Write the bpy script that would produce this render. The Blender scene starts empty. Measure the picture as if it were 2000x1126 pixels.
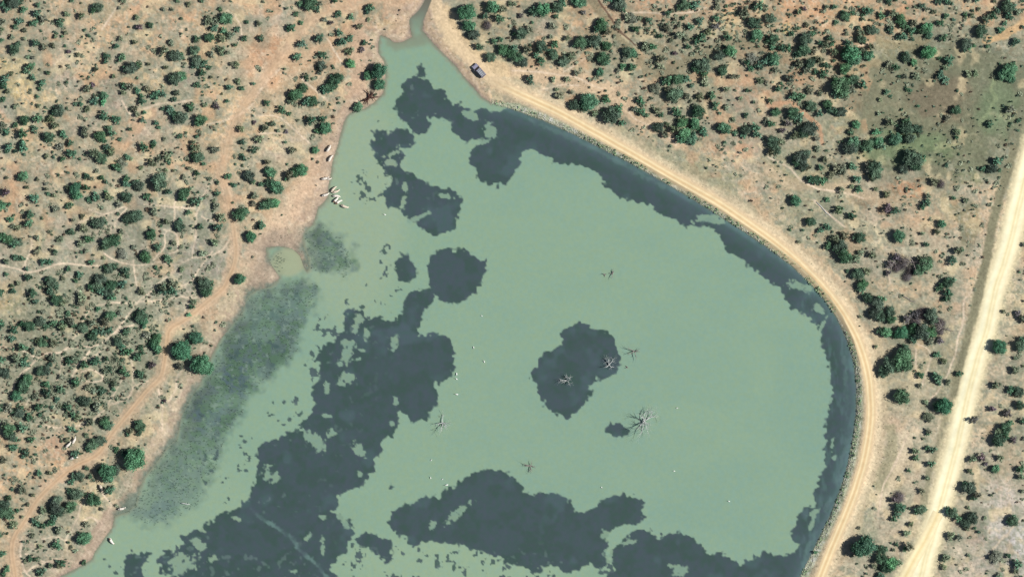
import bpy, math, random
import numpy as np

SC = bpy.context.scene
S = 0.17                                    # metres per plan pixel
SUN_EL = 47.0

# ------------------------------------------------------------------ camera (survey aircraft, looking straight down)
cd = bpy.data.cameras.new('camera'); cam = bpy.data.objects.new('camera', cd); SC.collection.objects.link(cam)
cam.location = (0, 0, 1500); cam.rotation_euler = (0, 0, 0)
cd.sensor_width = 36.0; cd.lens = 36.0*1500/340.0
cd.clip_start = 1.0; cd.clip_end = 20000.0
SC.camera = cam
# ------------------------------------------------------------------ sky and sun
w = bpy.data.worlds.new('World'); SC.world = w; w.use_nodes = True
nt = w.node_tree; bg = nt.nodes['Background']
sky = nt.nodes.new('ShaderNodeTexSky'); sky.sky_type = 'NISHITA'; sky.sun_disc = False
sky.sun_elevation = math.radians(SUN_EL); sky.sun_rotation = math.radians(90)
nt.links.new(sky.outputs[0], bg.inputs[0]); bg.inputs[1].default_value = 0.05
sl = bpy.data.lights.new('sun', 'SUN'); sl.energy = 5.0; sl.angle = math.radians(0.5); sl.color = (1.0, 0.965, 0.90)
sun = bpy.data.objects.new('sun', sl); SC.collection.objects.link(sun)
sun.rotation_euler = (0, math.radians(90-SUN_EL), 0); sun.location = (300, 0, 360)
SC.view_settings.view_transform = 'Standard'; SC.view_settings.look = 'None'
SC.view_settings.exposure = 0.08; SC.view_settings.gamma = 1.0
SC.render.film_transparent = False
# ------------------------------------------------------------------ traced layout (pixels of a 2000 x 1126 plan)
LAKE = [(842,-60),(842,0),(826,40),(824,60),(845,85),(870,110),(890,130),(905,150),(925,172),(940,190),(960,203),(1000,213),(1060,235),(1120,262),(1170,287),(1230,318),(1290,352),(1350,387),(1400,418),(1450,450),(1500,484),(1545,518),(1580,551),(1610,585),(1635,622),(1655,665),(1668,710),(1673,760),(1672,810),(1665,860),(1655,910),(1640,960),(1620,1010),(1595,1060),(1575,1100),(1563,1126),(1545,1190),(1500,1300),(40,1300),(70,1180),(118,1126),(150,1110),(180,1092),(186,1077),(200,1057),(220,1030),(225,1007),(250,1000),(267,985),(272,957),(282,932),(305,905),(325,877),(345,860),(350,839),(355,814),(375,774),(390,754),(412,700),(430,664),(455,634),(475,609),(485,578),(500,568),(530,560),(548,542),(533,520),(522,500),(520,484),(545,481),(570,486),(585,499),(592,520),(600,532),(606,520),(601,498),(594,480),(592,462),(600,448),(613,438),(618,420),(622,405),(632,397),(641,385),(642,365),(647,340),(650,318),(655,302),(660,287),(664,270),(673,238),(681,225),(692,217),(713,213),(733,200),(750,182),(754,150),(751,120),(741,105),(740,88),(743,70),(758,75),(770,85),(788,83),(806,73),(801,50),(801,38),(818,22),(826,10),(831,0),(831,-60)]
DARK = [
 [(820,130),(830,140),(840,156),(846,166),(860,175),(872,190),(885,205),(905,206),(925,216),(950,212),(975,215),(1000,205),(1060,227),(1120,254),(1170,279),(1230,310),(1290,344),(1350,379),(1400,410),(1450,442),(1500,476),(1545,510),(1580,543),(1615,578),(1643,620),(1665,665),(1678,710),(1683,760),(1680,810),(1673,860),(1663,910),(1648,960),(1628,1010),(1605,1060),(1585,1100),(1570,1200),(1170,1200),(1180,1126),(1200,1115),(1195,1098),(1188,1082),(1200,1070),(1215,1060),(1228,1045),(1245,1036),(1258,1034),(1270,1036),(1286,1056),(1300,1040),(1320,1037),(1345,1045),(1370,1065),(1385,1083),(1400,1075),(1425,1085),(1440,1100),(1448,1104),(1480,1085),(1500,1075),(1530,1085),(1550,1076),(1562,1062),(1545,1055),(1545,1040),(1556,1020),(1560,1008),(1574,990),(1590,985),(1592,955),(1602,930),(1610,905),(1612,870),(1610,840),(1618,800),(1618,778),(1626,765),(1620,745),(1620,720),(1612,690),(1602,665),(1608,650),(1598,638),(1570,617),(1547,603),(1535,582),(1520,560),(1495,545),(1470,520),(1455,515),(1440,505),(1428,490),(1415,472),(1400,457),(1375,442),(1355,440),(1340,449),(1326,432),(1300,426),(1285,412),(1262,393),(1245,395),(1225,388),(1205,383),(1190,371),(1178,355),(1170,340),(1145,325),(1120,319),(1100,320),(1085,318),(1060,301),(1040,292),(1018,297),(1017,312),(1006,337),(996,356),(975,366),(945,357),(930,341),(918,320),(922,290),(938,275),(925,272),(912,276),(895,270),(886,256),(876,236),(866,230),(852,226),(834,236),(845,246),(835,256),(815,259),(800,250),(786,238),(780,225),(764,215),(775,196),(787,165),(797,157),(815,148)],
 [(728,260),(750,252),(760,262),(770,250),(790,252),(806,265),(813,280),(800,287),(775,285),(786,300),(786,330),(800,340),(826,349),(842,364),(880,365),(891,379),(903,390),(900,415),(890,442),(872,452),(850,464),(835,452),(820,440),(800,430),(785,415),(783,404),(760,405),(750,385),(755,370),(765,360),(757,335),(735,320),(730,300),(725,280)],
 [(835,500),(852,486),(900,485),(925,500),(935,508),(950,508),(953,525),(940,545),(932,570),(905,592),(880,594),(855,582),(838,555),(832,525)],
 [(770,510),(785,502),(795,508),(813,518),(815,535),(800,551),(780,545),(768,525)],
 [(785,496),(796,496),(798,503),(788,505)],
 [(788,590),(800,570),(830,560),(851,570),(846,590),(828,605),(827,625),(815,640),(817,654),(850,649),(876,656),(885,680),(887,705),(880,736),(860,744),(848,748),(857,770),(855,790),(840,802),(832,821),(800,823),(788,803),(776,798),(779,825),(770,850),(745,856),(743,880),(730,900),(732,918),(716,930),(708,945),(690,950),(660,965),(658,990),(646,1000),(670,1010),(690,1025),(683,1050),(680,1072),(660,1090),(640,1108),(658,1126),(700,1200),(330,1200),(330,1126),(310,1112),(320,1088),(345,1070),(362,1062),(352,1047),(380,1035),(420,1012),(445,1000),(470,990),(490,962),(500,930),(505,900),(498,872),(530,855),(590,836),(600,812),(616,790),(610,760),(624,740),(625,710),(613,698),(640,670),(665,650),(665,630),(676,612),(700,605),(720,622),(735,625),(745,618),(760,630),(775,627),(780,615),(788,612)],
 [(1035,735),(1050,705),(1070,685),(1095,672),(1092,652),(1113,640),(1135,629),(1150,634),(1160,645),(1185,648),(1200,660),(1205,680),(1213,700),(1205,726),(1190,736),(1168,738),(1150,752),(1160,765),(1145,785),(1125,805),(1108,821),(1095,812),(1070,795),(1055,780),(1047,752)],
 [(1180,835),(1195,822),(1210,824),(1225,835),(1229,850),(1210,861),(1195,850)],
 [(765,1000),(785,985),(812,980),(830,967),(860,970),(872,962),(880,949),(895,945),(912,932),(930,918),(955,913),(985,918),(1006,932),(1030,962),(1050,965),(1070,960),(1100,970),(1118,985),(1125,1002),(1148,1000),(1160,985),(1190,972),(1215,965),(1240,968),(1258,985),(1259,1010),(1250,1019),(1215,1024),(1197,1034),(1186,1055),(1184,1085),(1195,1100),(1170,1112),(1150,1098),(1125,1110),(1105,1120),(1090,1105),(1060,1108),(1040,1118),(1030,1105),(1000,1097),(965,1090),(940,1075),(915,1068),(885,1060),(850,1057),(830,1060),(805,1070),(797,1053),(775,1045),(760,1020)],
 [(694,1050),(715,1039),(737,1040),(765,1060),(766,1090),(757,1102),(737,1086),(715,1070),(697,1062)],
 [(680,1010),(690,1020),(688,1040),(679,1040)],
 [(240,1105),(245,1088),(258,1078),(275,1086),(280,1076),(290,1080),(290,1095),(275,1105),(287,1126),(270,1200),(230,1200),(245,1126)],
 [(305,1095),(318,1077),(335,1069),(340,1085),(325,1101)],
 [(757,951),(763,945),(770,951),(763,957)],
]
HOLES = [ # pale algae openings inside the dark water: x, y, rx, ry, angle
 (957,257,15,14,0),(934,277,17,5,-5),(916,225,13,6,20),(829,154,9,3,10),(893,1003,30,9,-40),(845,1026,8,8,0),(680,670,15,6,5),(679,692,10,20,12),(702,700,11,5,-30),(664,711,7,5,0),(675,737,16,10,15),(667,749,8,7,0),(694,640,8,10,0),(638,757,5,11,0),(647,845,10,8,30),(600,850,9,11,0),(618,862,12,16,-30),(640,812,9,4,0),(770,670,7,16,20),(766,828,7,6,0),(772,785,6,9,0),(716,650,7,14,5),(701,620,12,9,0),(708,684,7,3,20),(790,366,5,9,0),(788,395,5,14,10),(818,425,22,4,-25),(870,383,14,4,10),(767,300,14,5,-20),(760,318,12,6,0),(520,927,10,14,0),(538,932,8,10,20),(526,908,8,3,10),(700,875,8,16,-35),(703,925,5,8,0),(1560,560,24,9,15),(1598,603,16,8,30),(1605,635,22,4,-60),(1622,780,10,4,-50),(1625,868,4,14,10),(1630,893,6,5,0),(1590,1000,14,4,-30),(1585,1020,6,14,20),(1325,1112,14,10,0),(1310,1105,10,4,40),(632,1008,9,5,0),(672,1018,14,6,50),(385,1060,16,9,30),(355,1100,26,20,0),(390,1030,14,5,40),(1385,425,26,6,-10),(1400,432,18,5,0),(1185,1045,14,10,30),(1190,1085,9,18,10),(1215,1060,22,5,-10),(1175,980,0,0,0),(460,1012,10,5,20),(415,1090,10,8,0),(630,1065,4,12,0),(600,1050,14,5,-50),(575,1115,8,4,0),
]
PALE_LINES = [[(488,990),(505,1006),(530,1022),(552,1038),(572,1052),(582,1068),(600,1085),(622,1105),(640,1130)],[(1355,440),(1375,432),(1400,430)],[(800,433),(830,420)],[(1650,700),(1655,780),(1648,840)],[(1655,860),(1640,930),(1618,985),(1590,1045),(1570,1100)],[(1040,238),(1110,268),(1170,297),(1240,336),(1300,368)]]
SPECKS = [ # zones with small ragged dark specks: x, y, rx, ry, density
 (725,360,45,45,.5),(770,330,45,30,.3),(745,290,30,20,.2),(700,580,60,30,.45),(645,640,35,45,.5),(770,530,50,60,.35),(615,720,30,60,.5),(560,800,50,35,.5),(700,690,40,50,.5),(600,845,60,25,.5),(480,900,40,60,.4),(450,960,40,40,.4),(800,1110,110,40,.5),(960,1105,110,28,.5),(880,1080,90,30,.4),(690,1080,40,50,.4),(220,1090,30,25,.4),(230,1120,30,20,.4),(680,870,30,40,.2),(760,620,40,20,.35),(340,1090,40,30,.4),(1060,1115,60,20,.6),(735,640,60,35,.35),(405,900,40,60,.35),(960,215,0,0,0),(760,235,30,20,.2),(780,1090,60,30,.5),(1160,1110,60,20,.4)]
MARSH = [[(455,634),(475,609),(485,574),(520,562),(560,552),(600,545),(622,560),(612,600),(592,650),(582,690),(545,725),(502,760),(472,800),(442,850),(425,900),(402,950),(380,990),(340,1012),(300,1030),(262,1010),(230,1010),(275,950),(310,890),(345,850),(370,780),(395,750),(430,680)],
 [(592,455),(620,440),(650,450),(690,485),(692,510),(680,545),(640,535),(610,530),(600,500)],[(525,500),(550,495),(560,510),(545,530),(533,520)]]
MUD = [[(505,470),(540,455),(590,450),(600,440),(615,440),(640,450),(660,470),(610,500),(590,490),(560,480),(530,480),(518,490),(520,510),(540,535),(535,560),(500,565),(485,540),(500,510)],
 [(620,440),(622,410),(640,370),(650,320),(656,300),(648,285),(636,310),(632,350),(618,380),(608,420)],[(655,290),(672,235),(690,215),(680,214),(665,230),(650,285)],
 [(185,1100),(205,1050),(235,1000),(215,1000),(185,1040),(170,1080),(130,1120),(150,1120)]]

DAM_ROAD = [(820,-60),(845,-10),(862,40),(890,85),(925,122),(965,158),(1000,177),(1050,200),(1100,224),(1150,252),(1200,280),(1250,309),(1300,338),(1350,366),(1400,395),(1450,428),(1500,464),(1545,500),(1585,538),(1620,577),(1650,618),(1675,665),(1691,715),(1699,765),(1700,815),(1694,865),(1683,915),(1665,970),(1645,1020),(1622,1075),(1600,1130),(1570,1210)]
GRAVEL = [(2075,100),(2040,210),(2010,310),(1990,390),(1968,480),(1942,564),(1925,640),(1906,700),(1888,770),(1872,845),(1853,920),(1837,980),(1820,1040),(1802,1100),(1785,1180)]
GRAVEL2 = [(1832,1000),(1808,1050),(1780,1100),(1755,1150),(1725,1200)]
LEFT_TRACK = [(780,-20),(720,3),(660,18),(612,35),(575,72),(545,115),(505,165),(465,225),(448,270),(441,300),(433,330),(438,352),(446,382),(453,422),(458,457),(461,495),(456,522),(446,543),(434,565),(400,594),(362,624),(333,641),(327,664),(322,704),(314,736),(290,760),(268,786),(240,820),(218,848),(190,887),(150,908),(120,930),(95,953),(70,980),(50,1015),(30,1045),(24,1075),(31,1130),(34,1200)]
LEFT_FORK = [(28,1062),(5,1058),(-40,1050)]

def Z(pts, ox, oy, s=3.992): return [(ox+x/s, oy+y/s) for x, y in pts]
TRAILS = [  # pale cattle trails
 Z([(1130,470),(1250,475),(1400,490),(1520,500)],0,282),
 Z([(1380,390),(1365,480),(1355,620),(1290,700),(1290,800),(1200,900)],0,282),
 Z([(820,850),(900,900),(1000,930),(1080,945),(1170,935),(1250,915),(1320,940),(1400,935),(1500,890),(1620,880),(1720,830),(1800,720)],0,282),
 Z([(1400,960),(1300,1030),(1210,1110)],0,282), Z([(1040,900),(1045,980),(1070,1120)],0,282),
 Z([(1530,540),(1530,680),(1500,840),(1500,890)],0,282),
 Z([(620,610),(750,570),(850,530),(930,500),(990,500),(920,590),(870,660),(800,680),(700,690)],0,282),
 Z([(20,945),(150,970),(200,990),(350,970),(480,930),(640,940),(780,950)],0,282),
 Z([(250,740),(240,830),(200,930),(190,1010)],0,282), Z([(1660,840),(1560,960),(1500,1060),(1400,1110)],0,282),
 Z([(1700,600),(1620,590),(1570,560)],0,282), Z([(1280,660),(1380,710),(1390,830),(1330,850)],0,282),
 Z([(1680,250),(1600,370),(1560,460),(1530,540)],0,282), Z([(700,510),(800,540),(870,530)],0,282),
 Z([(1660,75),(1500,65),(1380,65),(1200,95),(1000,105),(850,120),(720,150),(660,230),(640,290),(600,350),(560,430),(500,490),(400,500),(300,540),(240,610),(170,670),(120,750),(90,830)],0,564,4),
 Z([(1180,20),(1050,130),(980,240),(900,340),(820,400),(750,440),(640,450),(520,470)],0,564,4),
 Z([(500,500),(490,580),(470,680),(430,770),(330,800),(240,850),(210,900)],0,564,4),
 Z([(1160,710),(1050,770),(1000,850),(850,920),(780,980),(640,1060),(500,1080),(300,1060)],0,564,4),
 Z([(980,690),(900,800),(850,900)],0,564,4), Z([(1240,780),(1270,920),(1270,1100)],0,564,4),
 Z([(1450,610),(1390,690),(1370,800),(1310,880)],0,564,4), Z([(1520,10),(1480,100),(1440,180)],0,564,4),
 Z([(0,460),(130,460),(250,520),(300,540)],0,564,4), Z([(1030,560),(1040,640),(1050,740)],0,564,4),
 Z([(700,480),(590,640),(560,720)],0,564,4), Z([(820,450),(700,550),(600,590)],0,564,4),
 Z([(1040,280),(950,310),(900,350)],0,564,4), Z([(640,650),(720,620),(800,680),(780,720),(660,720)],0,564,4),
 Z([(360,620),(470,710),(560,780)],500,0), Z([(560,300),(620,400),(680,500),(750,560)],500,0),
 Z([(180,540),(80,650),(0,740)],500,0), Z([(0,900),(160,910),(240,960),(330,1040),(420,1120)],500,0), Z([(20,1050),(150,1040),(260,1050),(290,1110)],500,0),
 Z([(960,790),(1010,870),(1060,920)],0,0), Z([(1130,850),(1250,810),(1380,800),(1500,780)],0,0), Z([(920,60),(870,130),(820,200),(800,240)],0,0), Z([(1560,980),(1700,960),(1850,900),(1980,800)],0,0), Z([(1780,80),(1860,170),(1890,290)],0,0),
 Z([(780,400),(820,500),(870,560),(830,640),(780,750),(700,800)],0,845,4), Z([(720,430),(640,560),(600,660),(570,750),(520,830),(530,950)],0,845,4),
 Z([(200,940),(330,1000),(440,1000),(500,960)],0,845,4), Z([(200,1080),(330,1020),(440,980),(570,1000)],0,845,4), Z([(520,830),(430,810),(330,830)],0,845,4), Z([(650,680),(720,660),(770,700)],0,845,4), Z([(170,840),(160,950),(200,1080),(240,1120)],0,845,4),
 Z([(200,715),(360,670),(520,660)],1000,0), Z([(0,550),(200,560),(400,590),(520,610),(600,650),(700,690)],1000,0), Z([(880,110),(1000,100),(1180,110),(1400,100),(1500,70)],1000,0), Z([(400,560),(500,500),(620,430)],1000,0), Z([(1280,1130),(1220,1070),(1080,990),(960,930),(900,850)],1000,0), Z([(690,370),(770,345)],1500,0),
 Z([(0,100),(150,180),(280,290),(400,350),(550,370),(650,390),(740,420)],1500,282), Z([(350,430),(480,550),(600,640)],1500,282), Z([(900,900),(950,1080)],1500,282),
 Z([(1600,0),(1530,100),(1520,250),(1480,400),(1440,560),(1380,700),(1250,900)],1500,564,4), Z([(1150,470),(1150,700)],1500,564,4), Z([(1160,420),(1270,520),(1200,760)],1500,564,4),
 Z([(1100,0),(1030,150),(960,300),(900,420),(860,640)],1500,845,4), Z([(1640,980),(1720,940),(1900,740),(2000,640)],1500,845,4),
]
BANDS = [  # broader soil bands: points, width px, colour, strength
 (Z([(560,360),(420,450),(300,420),(120,520)],500,0),22,(208,178,146),.5),
 (Z([(0,550),(200,580),(420,610),(600,660),(800,740),(900,850),(980,930),(1150,1010),(1280,1100)],1000,0),30,(218,190,158),.75),
 (Z([(630,0),(700,90),(760,200),(850,320),(960,440),(1060,570),(1180,590),(1300,510),(1450,440),(1600,370),(1750,325),(1900,360),(2000,390)],1000,0),15,(138,132,108),.7),
 (Z([(0,390),(100,440),(200,530),(330,640)],1500,0),15,(165,142,115),.6),
 (Z([(680,0),(740,90),(820,210),(900,300),(955,360)],1000,0),4,(98,78,66),.8),
 (Z([(1690,330),(1800,300),(1900,240),(2000,170),(2060,130)],1500,0),14,(214,178,134),.85),
 (Z([(0,820),(180,800),(260,870),(380,960),(420,1040),(430,1120)],1500,0),9,(206,160,128),.7),
 (Z([(600,600),(720,530),(850,490)],1500,0),12,(168,150,118),.6),
 (Z([(900,340),(1100,360),(1240,300)],1500,0),14,(160,148,116),.5),
 (Z([(0,200),(130,300),(300,330),(560,340),(700,380),(850,440),(1050,450),(1200,520)],1500,282),20,(206,182,152),.55),
 (Z([(1650,980),(1720,880),(1780,780),(1730,700),(1780,600),(1760,650)],1500,0),7,(166,180,136),.4),
 ([(1978,290),(1962,350),(1947,400),(1933,460),(1918,540),(1905,600),(1892,640),(1884,680),(1870,730),(1862,770)],15,(134,132,108),.8),
 ([(1850,800),(1835,860),(1820,900),(1808,950),(1800,1000)],12,(140,138,112),.6),
 ([(1712,650),(1722,720),(1726,800),(1716,880),(1700,950),(1670,1030)],20,(214,196,162),.6),
 ([(1470,418),(1530,462),(1590,510),(1640,565),(1680,630),(1700,680)],20,(216,190,156),.6),
 ([(1210,260),(1280,300),(1340,330),(1400,362),(1470,415)],22,(166,164,136),.55),
 ([(1770,850),(1755,900),(1738,940),(1722,990)],24,(222,206,176),.6),
 ([(1740,840),(1745,870),(1728,920),(1722,950)],22,(150,148,118),.6),
 ([(870,20),(880,60),(905,95),(940,120),(980,140)],34,(226,200,160),.85),
 ([(825,10),(840,60),(880,110),(915,155),(945,190)],16,(186,160,132),.7),
 ([(765,0),(780,30),(775,60)],40,(196,170,142),.7),
 ([(700,60),(705,110),(700,160),(690,200),(665,230),(640,280),(620,330),(600,380),(585,420)],34,(202,170,144),.7),
 ([(600,360),(580,400),(540,440),(510,480),(480,530)],40,(210,184,156),.65),
 ([(480,540),(455,590),(430,630),(410,650)],26,(205,190,160),.6),
 ([(400,740),(370,770),(345,820),(315,860),(290,900)],26,(206,188,160),.6),
 ([(290,900),(270,930),(262,970),(230,990)],20,(205,180,152),.6),
 ([(145,1118),(170,1080),(185,1040),(215,1000)],16,(178,152,134),.6),
 ([(545,1300),(400,1300)],1,(178,152,134),.0),
]
BLOBS = [ # patches of ground tint: x, y, rx, ry, colour, strength
 (30,150,60,40,(226,202,146),.8),(60,190,40,30,(224,198,142),.6),(100,210,70,40,(218,188,150),.5),(300,60,120,60,(212,176,140),.4),
 (215,185,40,30,(168,156,146),.7),(200,20,40,18,(168,165,140),.6),(370,150,26,24,(172,152,142),.8),(90,70,40,40,(160,160,148),.6),(240,110,30,40,(178,170,160),.4),(460,125,30,30,(178,168,150),.5),
 (60,460,50,40,(212,180,136),.5),(260,460,24,18,(214,204,146),.9),(325,392,14,8,(206,202,150),.7),(200,410,90,30,(176,172,152),.5),(330,450,100,90,(160,158,146),.85),(180,480,130,60,(172,164,150),.6),(600,250,40,40,(196,184,164),.5),(380,60,60,40,(196,160,128),.5),(700,30,80,40,(204,160,126),.5),(1150,40,60,40,(206,164,130),.5),(1480,100,60,30,(214,172,132),.5),(450,250,60,60,(214,184,146),.6),
 (120,340,30,20,(180,150,120),.6),(30,590,40,20,(216,180,130),.7),(50,600,40,18,(206,196,130),.5),(10,690,30,14,(222,170,130),.9),(60,655,20,12,(212,165,130),.8),
 (150,700,190,160,(138,143,121),.85),(1330,110,110,80,(150,148,122),.5),(1560,160,110,80,(154,146,120),.5),(1560,330,80,50,(150,150,120),.6),(230,600,120,80,(152,154,134),.6),(380,520,60,50,(164,158,150),.7),(310,560,80,40,(160,156,142),.5),(60,900,80,40,(210,176,138),.5),(30,950,50,60,(212,172,136),.5),
 (110,870,30,30,(190,160,135),.7),(100,1080,80,50,(170,162,140),.6),(90,1000,60,50,(150,152,128),.5),(230,1010,40,30,(196,188,160),.6),(275,960,30,30,(206,188,164),.6),(380,780,18,22,(214,204,168),.8),
 (340,780,40,40,(186,176,154),.5),(470,600,40,40,(200,188,160),.5),(200,30,300,60,(206,174,138),.3),(560,180,60,60,(206,178,144),.5),(650,130,40,60,(206,176,146),.5),
 (560,340,40,60,(212,188,160),.5),(560,420,50,40,(214,190,166),.6),(530,470,60,30,(190,164,146),.5),(540,290,60,20,(210,196,178),.4),
 (780,35,40,35,(198,172,146),.8),(760,45,20,10,(196,176,126),.6),(720,110,30,30,(205,178,152),.6),
 (1400,15,300,30,(206,160,126),.6),(1600,30,160,50,(212,168,130),.75),(1830,20,120,26,(212,168,132),.7),(1730,50,80,30,(214,165,126),.6),(1430,45,22,30,(220,190,140),.8),(1530,65,12,12,(222,192,130),.7),(1110,30,20,25,(210,180,142),.7),(1000,60,60,30,(200,172,144),.4),
 (1870,190,190,150,(128,130,106),.9),(1900,150,170,80,(132,126,106),.85),(1950,170,60,60,(118,138,112),.7),(1930,230,50,40,(120,148,112),.7),(1850,260,90,50,(128,132,100),.8),(1820,200,80,60,(148,130,110),.7),(1900,320,60,40,(116,130,98),.8),(1720,200,60,60,(176,154,128),.5),(1640,260,50,40,(160,158,124),.6),(1665,200,20,16,(214,160,128),.8),(1765,225,20,12,(216,182,142),.8),(1740,100,40,30,(150,146,112),.6),
 (1760,370,50,22,(200,152,118),.85),(1280,300,60,18,(168,166,134),.7),(1340,320,60,20,(162,164,132),.7),(1250,230,60,60,(196,168,140),.5),(1200,170,90,30,(204,176,146),.6),(1290,90,80,60,(182,160,130),.4),(1330,120,60,50,(160,146,118),.5),(1500,150,90,60,(186,152,124),.6),(1450,240,60,60,(180,154,134),.5),(1560,330,60,40,(164,162,130),.5),
 (1590,430,60,60,(160,164,128),.55),(1700,460,40,24,(224,212,176),.8),(1780,490,40,12,(230,222,196),.7),(1885,440,20,50,(130,128,100),.8),(1855,400,30,30,(144,142,112),.7),(1760,395,40,12,(152,142,112),.6),(1680,400,24,16,(134,122,100),.8),(1830,520,60,50,(196,182,154),.5),(1600,470,60,60,(198,180,150),.4),
 (1780,560,60,40,(200,182,152),.5),(1800,760,60,60,(192,180,146),.5),(1850,700,40,60,(170,164,132),.6),(1740,760,50,40,(208,192,158),.5),(1810,860,30,50,(206,190,160),.5),(1950,600,50,80,(222,208,174),.75),(1920,740,50,60,(220,200,168),.7),(1960,700,60,60,(206,190,166),.5),
 (1920,870,40,30,(224,200,168),.6),(1940,920,60,60,(206,192,172),.6),(1960,1000,80,60,(206,198,188),.8),(1980,1080,60,60,(212,208,206),.9),(1930,1060,40,60,(198,190,180),.7),(1880,1080,40,50,(206,196,180),.6),(1990,890,30,60,(168,160,140),.6),(1850,940,40,40,(208,194,160),.5),(1790,1020,40,60,(206,194,166),.6),(1720,1100,60,40,(204,188,168),.6),(1660,1110,40,20,(208,196,172),.5),(1800,950,140,160,(206,196,174),.45),(1560,420,120,60,(176,172,144),.5),(1390,350,70,24,(156,162,132),.7),(1240,300,50,16,(160,164,136),.6),(1690,1000,24,60,(168,172,142),.6),(1540,460,50,30,(168,168,140),.5),(1945,1100,18,40,(150,140,130),.5),(1905,1030,20,40,(150,140,128),.5),(1940,1080,30,10,(160,150,140),.4),
]
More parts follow.
